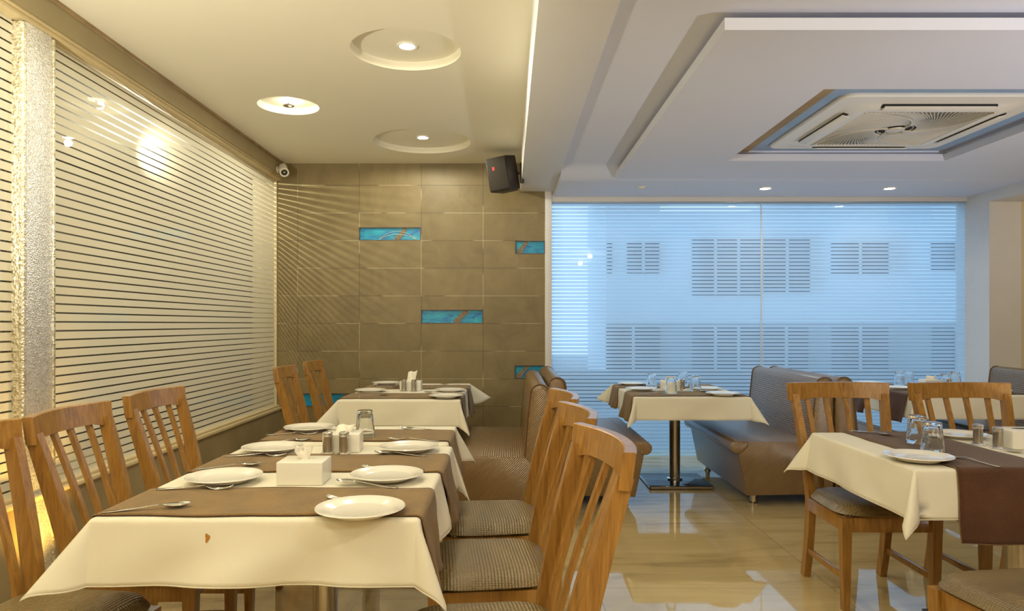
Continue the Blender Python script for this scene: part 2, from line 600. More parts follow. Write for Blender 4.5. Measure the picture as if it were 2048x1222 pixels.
def thing(name, label, cat, loc=(0, 0, 0), rz=0.0, group=None):
    o = bpy.data.objects.new(name, None)
    COL.objects.link(o)
    o.empty_display_size = 0.1
    o.location = loc
    o.rotation_euler = (0, 0, rz)
    return tag(o, label, cat, group)


def tag(o, label, cat, group=None):
    o['label'] = label
    o['category'] = cat
    if group:
        o['group'] = group
    return o


def struct(o):
    o['kind'] = 'structure'
    return o


CH = {}


def kids(o):
    return [c for c in bpy.data.objects if c.parent == o]


def dup(src, loc, rz, label, tree):
    def cp(o, par):
        c = o.copy()
        COL.objects.link(c)
        c.parent = par
        for k in tree.get(o, ()):
            cp(k, c)
        return c
    r = cp(src, None)
    r.location = loc
    r.rotation_euler = (0, 0, rz)
    r['label'] = label
    return r


def make_tree(root):
    t = {}
    st = [root]
    while st:
        o = st.pop()
        t[o] = kids(o)
        st += t[o]
    return t


class Proto:
    """first use moves the original, later uses copy it with its parts"""

    def __init__(self, root):
        self.root, self.tree, self.used = root, make_tree(root), False

    def put(self, loc, rz, label, group=None):
        if not self.used:
            self.used = True
            o = self.root
            o.location = loc
            o.rotation_euler = (0, 0, rz)
            o['label'] = label
        else:
            o = dup(self.root, loc, rz, label, self.tree)
        if group:
            o['group'] = group
        return o


# ------------------------------------------------------------------ room shell
XL, XR = -2.276, 4.51       # striped glass plane on the left, right wall
YB = 7.0                    # tiled wall
YF = -2.6                   # wall behind the camera
ZC = 2.872                  # left ceiling
ZP, ZU = 2.548, 2.632       # right: hanging panel underside, ceiling above it

struct(MB().box(-4.6, 6.6, YF - 0.1, YB + 0.25, -0.1, 0.0).build('floor', M['floor']))

# tiled back wall with five shallow niches
NICHES = [(-1.459, -0.852, 2.117, 2.248), (0.069, 0.362, 1.985, 2.117), (-0.852, -0.245, 1.305, 1.440),
          (0.064, 0.362, 0.764, 0.896), (-2.061, -1.459, 0.490, 0.622)]
xs = sorted({-2.5, 0.362} | {n[0] for n in NICHES} | {n[1] for n in NICHES})
zs = sorted({0.0, 3.0} | {n[2] for n in NICHES} | {n[3] for n in NICHES})
wb = MB()
ND = 0.035
for i in range(len(xs) - 1):
    for k in range(len(zs) - 1):
        cx_, cz_ = (xs[i] + xs[i + 1]) / 2, (zs[k] + zs[k + 1]) / 2
        inn = any(a < cx_ < b and c < cz_ < d for a, b, c, d in NICHES)
        y = YB + (ND if inn else 0)
        wb.add([(xs[i], y, zs[k]), (xs[i + 1], y, zs[k]), (xs[i + 1], y, zs[k + 1]), (xs[i], y, zs[k + 1])], [(0, 1, 2, 3)])
for a, b, c, d in NICHES:
    for q in (((a, YB, c), (b, YB, c), (b, YB + ND, c), (a, YB + ND, c)), ((a, YB, d), (a, YB + ND, d), (b, YB + ND, d), (b, YB, d)),
              ((a, YB, c), (a, YB + ND, c), (a, YB + ND, d), (a, YB, d)), ((b, YB, c), (b, YB, d), (b, YB + ND, d), (b, YB + ND, c))):
        wb.add(q, [(0, 1, 2, 3)])
wb.box(-2.5, 0.362, YB + 0.06, YB + 0.2, 0, 3.0)
struct(wb.build('wall_back', M['tile'], smooth=0, fix=False))
# painted end of that wall beside the frosted window, header over the window
struct(MB().box(0.362, 0.428, YB - 0.004, YB + 0.2, 0, 3.0, 0.002).build('trim_1', M['greywhite']))
struct(MB().box(0.428, XR + 0.3, YB + 0.02, YB + 0.2, 2.505, 3.0).build('wall_back', M['greywhite']))

# left: plinth wall, sill, striped panes, laminated beam
YS0 = 0.2
struct(MB().box(-2.36, -2.225, YF, YB, 0, 0.47).build('wall_left', M['laminate']))
sill = MB()
sill.box(-2.33, -2.205, YS0, YB, 0.47, 0.492, 0.004)
sill.box(-2.33, -2.235, YS0, YB, 0.492, 0.508, 0.003)
struct(sill.build('trim_2', M['sill']))
struct(MB().box(-2.36, -2.225, YF, YS0, 0.47, ZC).build('wall_left', M['laminate']))
wp = MB()
wp.box(XL - 0.001, XL, 3.50, YB - 0.004, 0.508, 2.70)
o = struct(MB().add([(XL, 3.49, 0.505), (XL, YB, 0.505), (XL, YB, 2.70), (XL, 3.49, 2.70)], [(0, 1, 2, 3)]).build('window_1', M['glass_l'], smooth=0, fix=False))
o = struct(MB().add([(XL, YS0, 0.505), (XL, 3.28, 0.505), (XL, 3.28, 2.70), (XL, YS0, 2.70)], [(0, 1, 2, 3)]).build('window_2', M['glass_l'], smooth=0, fix=False))
struct(MB().box(-2.285, -2.262, YB - 0.012, YB, 0.505, 2.70).build('trim_3', M['sill']))
struct(MB().box(-2.40, -2.195, YF, YB, 2.735, ZC + 0.02).box(-2.40, -2.30, YF, YB, 2.688, 2.736).build('beam_left', M['beamlam']))  # lower outer box is added to keep passage light off the trim
bt = MB()
bt.box(-2.30, -2.215, YF, YB, 2.700, 2.722, 0.003)
bt.box(-2.30, -2.203, YF, YB, 2.722, 2.735, 0.002)
struct(bt.build('trim_4', M['sill']))
struct(MB().box(-2.20, -2.183, YF, YB, 2.852, ZC, 0.002).build('trim_5', M['board']))
# passage behind the striped glass
struct(MB().box(-2.5, -2.4, YB + 0.2, 9.8, 0, 3.0).build('wall_passage_side', M['passage']))
struct(MB().box(-4.6, -2.4, YB + 0.25, 9.8, -0.1, 0.0).build('floor_passage', M['passage']))
struct(MB().box(-4.6, -4.5, YF, 9.8, 0, 3.0).build('wall_passage', M['passage']))
struct(MB().box(-4.6, -2.40, YF, 9.8, 2.9, 3.0).build('ceiling_passage', M['passage']))
struct(MB().box(-4.6, -2.40, 9.6, 9.8, 0, 3.0).build('wall_passage_end', M['passage']))
struct(MB().box(-4.6, 6.6, YF - 0.15, YF, 0, 3.1).build('wall_front', M['beige']))

# glittering column between the two striped panes
col = thing('column', 'glittering foil-clad column between the two striped glass panes', 'column', (-2.276, 3.385, 0.0))
col['kind'] = 'structure'
MB().box(-0.06, 0.053, -0.085, 0.105, 0.0, 2.70, 0.004).build('column_face', M['glitter'], col)
ed = MB()
ed.tube([(0.040, -0.094, 0.0), (0.040, -0.094, 2.69)], 0.016, 10)
ed.box(-0.05, 0.034, -0.108, -0.086, 0.0, 2.69, 0.004)
ed.build('edge_strip', M['gold_edge'], col)
MB().box(-0.02, 0.058, 0.105, 0.122, 0.0, 2.69, 0.003).build('edge_strip', M['gold_edge'], col)

# left ceiling with three round recesses
RINGS = [(-0.587, 4.115, 0.316), (-0.739, 6.17, 0.418), (-1.583, 5.158, 0.215)]
bm = bmesh.new()
def loop(pts):
    v_ = [bm.verts.new(p) for p in pts]
    return [bm.edges.new((v_[i], v_[(i + 1) % len(v_)])) for i in range(len(v_))]
edges = loop([(-2.3, YF, ZC), (0.122, YF, ZC), (0.122, YB + 0.05, ZC), (-2.3, YB + 0.05, ZC)])
for x, y, r in RINGS:
    edges += loop([(x + r * math.cos(2 * PI * k / 64), y + r * math.sin(2 * PI * k / 64), ZC) for k in range(64)])
bmesh.ops.triangle_fill(bm, use_beauty=True, use_dissolve=False, edges=edges)
for f in list(bm.faces):
    c = f.calc_center_median()
    if any((c.x - x) ** 2 + (c.y - y) ** 2 < (r * 0.97) ** 2 for x, y, r in RINGS):
        bm.faces.remove(f)
cl = MB().bm(bm)
RD = 0.05
for x, y, r in RINGS:
    cl.lathe([(r, 0.0), (r, RD * 0.8), (r - 0.006, RD), (0.0, RD)], 64, (x, y, ZC), close=False)
cl.box(-2.4, 0.2, YF, YB + 0.1, ZC + 0.14, ZC + 0.2)
struct(cl.build('ceiling', M['cream'], smooth=40))

# beam between the two ceiling zones
struct(MB().box(0.122, 0.452, YF, YB + 0.02, 2.597, 3.0, 0.003).build('beam', M['white']))
# right ceiling above the hanging panel, lower strip along the window
struct(MB().box(0.45, 6.6, YF, 6.14, ZU, ZU + 0.1).build('ceiling_right', M['lav'], smooth=0))
cv = [(5.90, ZU + 0.1), (5.90, ZU + 0.002)] + [(5.92 + 0.36 * k / 14, ZU - (ZU - ZP) * (0.5 - 0.5 * math.cos(PI * k / 14))) for k in range(15)] + [(YB + 0.05, ZP), (YB + 0.05, ZU + 0.15)]
struct(MB().prism(cv, 'x', 0.453, 6.6).build('ceiling_window_strip', M['lav'], smooth=30))
struct(MB().box(-4.7, 6.7, YF - 0.1, YB + 0.2, 3.08, 3.15).build('ceiling_slab', M['white'], smooth=0))

# hanging ceiling panel with the air-conditioner well cut out of it
AX0, AX1, AY0, AY1 = 1.68, 3.338, 3.80, 5.47
hp = MB()
PX0, PX1, PY0, PY1, PT = 0.92, 4.50, 3.035, 6.131, 2.600
for x0, x1, y0, y1 in ((PX0, AX0, PY0, PY1), (AX1, PX1, PY0, PY1), (AX0, AX1, PY0, AY0), (AX0, AX1, AY1, PY1)):
    hp.box(x0, x1, y0, y1, ZP, PT)
for x0, x1, y0, y1 in ((PX0 + 0.12, AX0 - 0.04, PY0 + 0.12, PY1), (AX1 + 0.04, PX1, PY0 + 0.12, PY1), (AX0 - 0.04, AX1 + 0.04, PY0 + 0.12, AY0 - 0.04),
                       (AX0 - 0.04, AX1 + 0.04, AY1 + 0.04, PY1)):
    hp.box(x0, x1, y0, y1, PT, ZU + 0.02)
struct(hp.build('ceiling_panel', M['lav'], smooth=0))

# right wall: pier at the corner, header above the alcove, alcove walls
struct(MB().box(XR, XR + 0.3, 6.70, YB + 0.2, 0, 3.0).build('wall_right', M['greywhite']))
struct(MB().box(XR, XR + 0.3, YF, 6.70, 2.448, 3.0).build('wall_right', M['greywhite']))
struct(MB().box(XR + 0.001, 6.6, 6.701, 6.80, 0, 2.6).build('wall_alcove', M['beige']))
struct(MB().box(XR + 0.29, 6.6, YF, 6.71, 2.448, 2.6).build('ceiling_alcove', M['white']))
struct(MB().box(6.5, 6.6, YF, 6.8, 0, 2.6).build('wall_alcove_end', M['beige']))

# frosted window: two tall panes with a butt joint
for i, (x0, x1) in enumerate(((0.428, 2.496), (2.504, XR + 0.02))):
    struct(MB().add([(x0, YB + 0.06, 0.0), (x1, YB + 0.06, 0.0), (x1, YB + 0.06, 2.51), (x0, YB + 0.06, 2.51)], [(0, 1, 2, 3)]).build('window_%d' % (3 + i), M['glass_r'], smooth=0, fix=False))
struct(MB().box(2.4955, 2.5045, YB + 0.052, YB + 0.068, 0, 2.51).build('trim_6', M['greywhite']))
struct(MB().box(0.428, XR, YB + 0.035, YB + 0.09, 2.498, 2.512).build('trim_7', M['steel']))

# ------------------------------------------------------------------ outside, seen through the clear lines
struct(MB().box(-8, 30, YB + 0.25, 30, -0.25, -0.06).build('ground_outside', M['pavement'], smooth=0))
FY = 13.0
def fx(px): return (px - CX) * FY / F
def fz(py): return 1.3 - (py - CY) * FY / F
bd = thing('apartment_building', 'pale building with dark windows beyond the frosted window', 'building', (fx(1500), FY, -0.06))
fw = MB()
ox, oz = fx(1500), -0.06
for a, b, top in ((1212, 1320, 340), (1320, 1525, 425), (1525, 1660, 410), (1660, 1775, 330), (1775, 1862, 445), (1862, 2500, 330)):
    fw.box(fx(a) - ox, fx(b) - ox, 0, 3, 0, fz(top) - oz)
fw.build('wall', M['facade'], bd, smooth=0)
for a, b, t, d in ((1214, 1224, 486, 546), (1254, 1318, 486, 546), (1384, 1522, 478, 590), (1527, 1619, 474, 586), (1662, 1776, 481, 549), (1862, 1960, 481, 542),
                   (1212, 1320, 650, 772), (1384, 1522, 655, 762), (1527, 1616, 650, 742), (1662, 1776, 655, 770), (1862, 1960, 652, 780)):
    w_ = MB().box(fx(a) - ox, fx(b) - ox, -0.02, 0.02, fz(d) - oz, fz(t) - oz).build('window', M['facade_win'], bd, smooth=0)
    n_ = 2 if b - a < 120 else 3
    if b - a > 50:
        for q in range(1, n_):
            x_ = fx(a + (b - a) * q / n_) - ox
            MB().box(x_ - 0.025, x_ + 0.025, -0.04, -0.02, fz(d) - oz, fz(t) - oz).build('glazing_bar', M['facade'], w_, smooth=0)
MB().box(fx(1213) - ox, fx(2400) - ox, -0.012, 0.0, fz(2000) - oz if False else 0.0, fz(648) - oz).build('lower_wall', M['facade_low'], bd, smooth=0)
hedge = MB().box(fx(1130) - ox - 1, fx(2300) - ox, -0.9, -0.5, 0.0, 0.55, 0.1)
hedge.build('plinth', M['facade_win'], bd, smooth=0)


# ------------------------------------------------------------------ sea-blue niche pictures
def niche_picture(n, label, path, twig=False):
    a, b, c, d = n
    cx_, cz_, w, h = (a + b) / 2, (c + d) / 2, b - a, d - c
    t = thing('niche_picture', label, 'picture', (cx_, YB + ND - 0.004, c), 0, 'sea blue pictures set into the tiled wall')
    MB().box(-w / 2 + 0.004, w / 2 - 0.004, -0.008, 0.0, 0.004, h - 0.004).build('picture_panel', M['sea'], t)
    fr = MB()
    e = 0.007
    for x0, x1, z0, z1 in ((-w / 2, w / 2, 0, e), (-w / 2, w / 2, h - e, h), (-w / 2, -w / 2 + e, e, h - e), (w / 2 - e, w / 2, e, h - e)):
        fr.box(x0 + 0.001 * (x0 < 0), x1 - 0.001 * (x1 > 0), -0.034, 0.0, z0 + 0.0005, z1 - 0.0005)
    fr.build('frame', M['nichefr'], t)
    # a sandy bank running up across the sea
    pts = [(-w / 2 + w * p, h * q, wd) for p, q, wd in path]
    vs_, fs = [], []
    dense = []
    for i in range(len(pts) - 1):
        for k in range(6):
            u = k / 6
            dense.append(tuple(pts[i][q] * (1 - u) + pts[i + 1][q] * u for q in range(3)))
    dense.append(pts[-1])
    rb = MB()
    rb.sweep([(x, -0.011, min(max(z, 0.006), h - 0.006)) for x, z, _ in dense],
             lambda tt: [(-dense[min(int(tt * (len(dense) - 1) + 0.5), len(dense) - 1)][2], -0.003), (dense[min(int(tt * (len(dense) - 1) + 0.5), len(dense) - 1)][2], -0.003),
                         (dense[min(int(tt * (len(dense) - 1) + 0.5), len(dense) - 1)][2], 0.003), (-dense[min(int(tt * (len(dense) - 1) + 0.5), len(dense) - 1)][2], 0.003)], (0, -1, 0))
    rb.build('sand_bank', M['sand'], t)
    ln = MB()
    for s in (-1, 1):
        ln.tube([(x + s * wd * 1.05, -0.012, min(max(z, 0.006), h - 0.006)) for x, z, wd in dense], 0.0022, 6)
    if twig:
        for k in range(2):
            ln.tube([(-w / 2 + w * (0.32 + 0.6 * u), -0.013, h * (0.08 + (0.62 - 0.22 * k) * math.sin(PI * u) ** 0.8)) for u in [i / 14 for i in range(15)]], 0.0022, 6)
    ln.build('shore_line', M['foam'], t)


niche_picture(NICHES[0], 'blue sea picture with fan-shaped pale lines, highest on the tiled wall', [(0.60, 0.05, 0.03), (0.68, 0.5, 0.02), (0.75, 0.95, 0.02)], True)
niche_picture(NICHES[1], 'short blue sea picture at the right edge of the tiled wall, below the speaker', [(0.12, 0.05, 0.028), (0.24, 0.5, 0.018), (0.42, 0.95, 0.016)])
niche_picture(NICHES[2], 'wide blue sea picture at mid-height above the far white table', [(0.56, 0.05, 0.035), (0.64, 0.5, 0.022), (0.74, 0.95, 0.03)])
niche_picture(NICHES[3], 'short blue sea picture just above the brown booth backrest', [(0.1, 0.05, 0.03), (0.26, 0.5, 0.02), (0.45, 0.95, 0.02)])
niche_picture(NICHES[4], 'low blue sea picture behind the two far chairs', [(0.66, 0.05, 0.05), (0.74, 0.5, 0.035), (0.86, 0.95, 0.03)])


# ------------------------------------------------------------------ ceiling lamps
def downlight(loc, label, lens, r=0.045):
    t = thing('downlight', label, 'ceiling light', loc, 0, 'recessed ceiling downlights')
    MB().lathe([(r, -0.001), (r, -0.006), (r + 0.012, -0.008), (r + 0.016, -0.003), (r + 0.016, 0.002), (r, 0.002)], 40, close=False).build('trim_ring', M['acw'], t)
    MB().lathe([(0, -0.004), (r * 0.6, -0.0045), (r, -0.002), (r, 0.002), (0, 0.002)], 40, close=False).build('lens', lens, t, label='glowing lamp lens')
    return t


downlight((-0.587, 4.16, ZC + RD - 0.003), 'lit downlight in the round recess nearest the camera', M['lens'])
downlight((-0.739, 6.20, ZC + RD - 0.003), 'lit downlight in the big round recess near the tiled wall', M['lens'])
downlight((2.36, 6.56, ZP - 0.002), 'lit downlight above the joint of the frosted window panes', M['lens_cool'])
downlight((3.50, 6.56, ZP - 0.002), 'lit downlight by the window, on the side of the corner pier', M['lens_cool'])
t = thing('disc_light', 'small round recess light with a disc hiding its bulb, beside the striped glass', 'ceiling light', (-1.583, 5.158, ZC + RD))
MB().lathe([(0, -0.052), (0.036, -0.052), (0.04, -0.049), (0.04, -0.046), (0, -0.046)], 40, close=False).build('disc', M['steel'], t)
MB().lathe([(0, -0.046), (0.008, -0.046), (0.008, -0.003), (0, -0.003)], 12, close=False).build('stem', M['steel'], t)
MB().lathe([(0.01, -0.010), (0.05, -0.010), (0.054, -0.006), (0.054, -0.002), (0.01, -0.002)], 40, close=False).build('lamp_ring', M['lens_dim'], t, label='glowing lamp ring')
t = thing('smoke_detector', 'tiny white smoke detector on the ceiling above the window', 'smoke detector', (1.216, 6.49, ZP))
MB().lathe([(0, -0.020), (0.018, -0.020), (0.022, -0.016), (0.022, -0.010), (0.034, -0.008), (0.036, -0.001), (0, -0.001)], 32, close=False).build('body', M['camw'], t)
MB().lathe([(0, -0.026), (0.008, -0.026), (0.008, -0.020), (0, -0.020)], 16, close=False).build('sensor', M['steel'], t)

# ------------------------------------------------------------------ loudspeaker, camera
t = thing('speaker', 'black wall loudspeaker tilted on a bracket beside the beam', 'speaker', (-0.005, 6.45, 2.50), R(-24))
poly = [(-0.125, -0.10), (0.075, -0.10), (0.125, 0.0), (0.06, 0.12), (-0.10, 0.12)]
tl = Matrix.Rotation(R(-7), 4, 'Y') @ Matrix.Rotation(R(6), 4, 'X')
MB().prism(poly, 'z', 0.0, 0.30, 0.012, 2, tl).build('cabinet', M['black'], t)
MB().box(-0.115, 0.066, -0.108, -0.0995, 0.012, 0.288, 0.004, 2, tl).build('speaker_grille', M['mesh'], t)
MB().box(-0.068, -0.046, -0.1105, -0.1075, 0.185, 0.218, 0.001, 1, tl).build('badge', M['red'], t)
br = MB()
br.box(0.13, 0.155, -0.02, 0.02, 0.06, 0.24, 0.003)
br.tube([(0.10, 0.0, 0.15), (0.14, 0.0, 0.15)], 0.012)
br.tube([(0.14, 0.0, 0.15), (0.152, 0.062, 0.15)], 0.012)
br.build('bracket', M['black'], t)
t = thing('security_camera', 'white bullet security camera in the corner under the left beam', 'camera', (-2.19, 6.78, 2.79))
q = Matrix.Translation((0.075, -0.04, -0.035)) @ Matrix.Rotation(R(22), 4, 'Z') @ Matrix.Rotation(R(118), 4, 'X')
MB().lathe([(0, -0.09), (0.030, -0.088), (0.038, -0.08), (0.039, 0.075), (0.036, 0.082), (0.0, 0.082)], 32, mtx=q, close=False).build('camera_body', M['camw'], t)
MB().lathe([(0.028, 0.080), (0.042, 0.078), (0.044, 0.088), (0.040, 0.094), (0.030, 0.094), (0.028, 0.080)], 32, mtx=q, close=False).build('front_ring', M['camw'], t)
MB().lathe([(0, 0.083), (0.028, 0.083), (0.026, 0.086), (0.0, 0.086)], 32, mtx=q, close=False).build('face_plate', M['dark'], t)
MB().lathe([(0, 0.090), (0.008, 0.090), (0.012, 0.086), (0, 0.085)], 20, mtx=q, close=False).build('lens', M['chrome'], t)
am = MB()
am.tube([(-0.004, 0.03, -0.02), (0.03, 0.03, -0.02), (0.06, 0.0, -0.03)], 0.011)
am.lathe([(0, -0.01), (0.032, -0.01), (0.032, 0.004), (0, 0.004)], 24, mtx=Matrix.Translation((0.0, 0.03, -0.02)) @ Matrix.Rotation(R(90), 4, 'Y'), close=False)
am.build('mount', M['camw'], t)

# ------------------------------------------------------------------ ceiling air conditioner
struct(MB().box(1.848, 3.31, 3.70, 5.462, ZU - 0.006, ZU - 0.001).build('trim_8', M['plate_blue'], smooth=0))
well = MB()
well.box(AX0 - 0.03, 1.848, AY0 - 0.03, AY1 + 0.03, ZU - 0.008, ZU - 0.001)
struct(well.build('trim_9', M['board'], smooth=0))
t = thing('air_conditioner', 'white ceiling cassette air conditioner with swirl grille', 'air conditioner', (2.555, 4.72, ZU - 0.006))


def rrect(hx, hy, r, n=8):
    p = []
    for cx_, cy_, a0 in ((hx - r, hy - r, 0), (-hx + r, hy - r, 90), (-hx + r, -hy + r, 180), (hx - r, -hy + r, 270)):
        for k in range(n + 1):
            a = R(a0 + 90 * k / n)
            p.append((cx_ + r * math.cos(a), cy_ + r * math.sin(a)))
    return p


def ring_stack(mb, rings):
    """rings: list of (pts, z); consecutive rings are bridged"""
    n = len(rings[0][0])
    vs_ = [(x, y, z) for pts, z in rings for x, y in pts]
    fs = []
    for i in range(len(rings) - 1):
        for k in range(n):
            k2 = (k + 1) % n
            fs.append((i * n + k, i * n + k2, (i + 1) * n + k2, (i + 1) * n + k))
    mb.add(vs_, fs)


pan = MB()
ring_stack(pan, [(rrect(0.625, 0.615, 0.08), 0.0), (rrect(0.625, 0.615, 0.08), -0.012), (rrect(0.618, 0.608, 0.075), -0.020), (rrect(0.52, 0.51, 0.07), -0.022),
                 (rrect(0.50, 0.49, 0.12), -0.030), (rrect(0.455, 0.455, 0.10), -0.044), (rrect(0.43, 0.43, 0.08), -0.046), (rrect(0.395, 0.40, 0.02), -0.046),
                 (rrect(0.392, 0.397, 0.02), -0.034)])
pan.build('panel', M['acw'], t)
MB().box(-0.40, 0.40, -0.40, 0.40, -0.036, -0.030).build('backing', M['dark'], t)
for k in range(4):
    mt = Matrix.Rotation(R(90 * k), 4, 'Z')
    sl = MB().box(-0.34, 0.34, 0.455, 0.500, -0.041, -0.0255, 0.004, 2, mt).build('air_slot', M['dark'], t, label='dark air outlet slot')
    fl = MB()
    fl.box(-0.33, 0.33, -0.026, 0.026, -0.0035, 0.0035, 0.003, 2, mt @ Matrix.Translation((0, 0.478, -0.050)) @ Matrix.Rotation(R(14), 4, 'X'))
    fl.build('louver', M['acw'], t)
gr = MB()
# four wedges between hub and frame: fine swirling ribs over a pale plate, open to the dark inside only beside the hub
HW = 0.392
def swirl(e, w, r0, turn):
    re, ae = math.hypot(*e), math.atan2(e[1], e[0])
    rr = r0 + (re - r0) * w
    a = ae + R(turn) * (1 - w) ** 1.4
    return rr * math.cos(a), rr * math.sin(a)
for q in range(4):
    mt = Matrix.Rotation(R(90 * q), 4, 'Z')
    nn = 30
    for k in range(nn):
        u = k / nn
        e = (-HW + 2 * HW * u, -HW)
        pts = [(*swirl(e, s_ / 8, 0.125, 62), -0.0415) for s_ in range(9)]
        h_ = 0.006 if q % 2 == 0 else 0.0035
        gr.sweep(pts, [(-0.0022, -h_), (0.0022, -h_), (0.0022, 0.003), (-0.0022, 0.003)], mtx=mt)
    # raised leading edge of each wedge
    gr.sweep([(*swirl((-HW, -HW), s_ / 12, 0.07, 70), -0.046) for s_ in range(13)], [(-0.004, -0.006), (0.004, -0.006), (0.004, 0.006), (-0.004, 0.006)], mtx=mt)
for rr in (0.105, 0.135, 0.165):
    gr.tube([(rr * math.cos(2 * PI * k / 40), rr * math.sin(2 * PI * k / 40), -0.0415) for k in range(40)], 0.0028, 6, True)
# pale plate behind the ribs with a round opening round the hub
n_ = 64
sq = []
for k in range(n_):
    a = 2 * PI * k / n_
    m1 = HW / max(abs(math.cos(a)), abs(math.sin(a)))
    sq.append((m1 * math.cos(a), m1 * math.sin(a)))
gp = MB()
def hole(k):
    a = 2 * PI * k / n_
    r_ = 0.165 * (1 + 0.35 * math.cos(2 * a + 0.9))
    return (r_ * math.cos(a), r_ * math.sin(a))
ring_stack(gp, [(sq, -0.0365), ([hole(k) for k in range(n_)], -0.0365), ([hole(k) for k in range(n_)], -0.0362)])
gp.build('grille_plate', M['acplate'], t, label='pale plate behind the ribs')
gr.build('grille', M['acg'], t)
MB().lathe([(0, -0.056), (0.035, -0.055), (0.056, -0.050), (0.060, -0.042), (0, -0.042)], 36, close=False).build('hub', M['acg'], t)


# ------------------------------------------------------------------ chairs
def make_chair():
    t = thing('dining_chair', 'chair', 'chair', (0, 0, 0), 0, 'honey wood slat-back dining chairs')
    wd = M['wood']
    # cushion: domed rounded pad
    def cush(u, v):
        x, y = (u - 0.5) * 2, (v - 0.5) * 2
        n = 4.5
        k = (abs(x) ** n + abs(y) ** n) ** (1 / n) if (x or y) else 1
        m_ = max(abs(x), abs(y))
        s = (m_ / k) if k else 1
        px, py = x * s, y * s
        hw = 0.232 + 0.008 * py
        e = max(0.0, (1 - m_ ** 5))
        return (px * hw, 0.005 + py * 0.222, 0.436 + 0.052 * e ** 0.55 - 0.006 * max(0, 1 - (px * px + py * py)))
    sm = MB()
    sm.grid(cush, 24, 24)
    def cush_b(u, v):
        x, y, z = cush(u, v)
        return (x * 0.985, y * 0.985, 0.4225 if max(abs(u - .5), abs(v - .5)) < 0.499 else 0.436)
    sm.grid(cush_b, 24, 24)
    sm.build('seat_cushion', M['seat'], t, smooth=60)
    # apron rails
    fr = MB()
    fr.box(-0.19, 0.19, 0.182, 0.204, 0.355, 0.422, 0.003)
    fr.box(-0.185, 0.185, -0.205, -0.183, 0.355, 0.422, 0.003)
    for s in (-1, 1):
        fr.box(s * 0.204 - 0.010, s * 0.204 + 0.010, -0.19, 0.19, 0.355, 0.422, 0.003)
    fr.build('seat_frame', wd, t)
    for s in (-1, 1):
        lg = MB()
        lg.sweep([(s * 0.203, 0.192, 0.0), (s * 0.204, 0.193, 0.20), (s * 0.205, 0.194, 0.421)],
                 lambda u: [(-0.015 - 0.008 * u, -0.015 - 0.008 * u), (0.015 + 0.008 * u, -0.015 - 0.008 * u), (0.015 + 0.008 * u, 0.015 + 0.008 * u), (-0.015 - 0.008 * u, 0.015 + 0.008 * u)], (0, 1, 0))
        lg.build('leg', wd, t)
    # curved rear legs that run on as back posts
    def back_y(z):
        if z < 0.44:
            w = (0.44 - z) / 0.44
            return -0.195 - 0.065 * w ** 1.8
        w = (z - 0.44) / 0.53
        return -0.195 - 0.125 * w ** 1.25
    def post_x(z):
        return 0.196 + 0.040 * max(0.0, (z - 0.42) / 0.53)
    for s in (-1, 1):
        lg = MB()
        zs_ = [0.0, 0.08, 0.16, 0.24, 0.32, 0.40, 0.48, 0.56, 0.64, 0.72, 0.80, 0.87, 0.93]
        lg.sweep([(s * post_x(z), back_y(z), z) for z in zs_],
                 lambda u: [(-0.017, -0.021 - 0.006 * math.sin(PI * u)), (0.017, -0.021 - 0.006 * math.sin(PI * u)), (0.017, 0.021 + 0.006 * math.sin(PI * u)), (-0.017, 0.021 + 0.006 * math.sin(PI * u))], (0, 1, 0))
        lg.build('back_post', wd, t)
        MB().box(s * 0.2 - 0.009, s * 0.2 + 0.009, -0.235, 0.185, 0.130, 0.160, 0.002).build('stretcher', wd, t)
    # four slats
    for x in (-0.135, -0.045, 0.045, 0.135):
        sl = MB()
        zs_ = [0.40, 0.50, 0.60, 0.70, 0.80, 0.915]
        def sy(z, x=x):
            bow = 0.050 * (1 - (x / 0.24) ** 2) * max(0, (z - 0.44) / 0.5)
            return back_y(z) - bow
        sl.sweep([(x * (1 + 0.18 * max(0, (z - 0.42) / 0.53)), sy(z), z) for z in zs_],
                 [(-0.012, -0.008), (0.012, -0.008), (0.012, 0.008), (-0.012, 0.008)], (0, 1, 0))
        sl.build('slat', wd, t)
    # curved crest rail, shouldered underneath
    rl = MB()
    n = 20
    path, ups = [], []
    for i in range(n + 1):
        u = -1 + 2 * i / n
        path.append((u * 0.262, back_y(0.945) - 0.052 * (1 - u * u) + 0.004, 0.945))
    def sect(tt):
        u = abs(2 * tt - 1)
        lo = -0.046 if u > 0.82 else (-0.034 if u < 0.66 else -0.034 - 0.012 * (u - 0.66) / 0.16)
        hi = 0.044
        th = 0.016
        lean = 0.010
        return [(-th + lean * 0.8, lo), (th + lean * 0.8, lo), (th - lean * 0.4, hi), (th - lean * 0.4 - 0.004, hi + 0.003), (-th - lean * 0.4 + 0.004, hi + 0.003), (-th - lean * 0.4, hi)]
    def sect2(tt):
        return [(-a, b) for a, b in sect(tt)]
    rl.sweep(path, sect2, (0, 0, 1))
    rl.build('crest_rail', wd, t)
    return t


chair = Proto(make_chair())
# left side of the long white tables (backs to the striped glass, facing +X)
CL = -R(90)
chair.put((-1.328, 2.035, 0), CL - R(8), 'wooden chair at the near end of the front table, cut off by the picture edge')
chair.put((-1.286, 2.635, 0), CL + R(3), 'wooden chair in front of the glittering column')
chair.put((-1.315, 3.31, 0), CL, 'wooden chair before the striped glass, third along the white tables')
chair.put((-1.29, 5.16, 0), CL + R(3), 'wooden chair at the far table standing next to the window sill')
chair.put((-1.29, 5.90, 0), CL + R(1), 'wooden chair at the far table nearest the tiled wall')
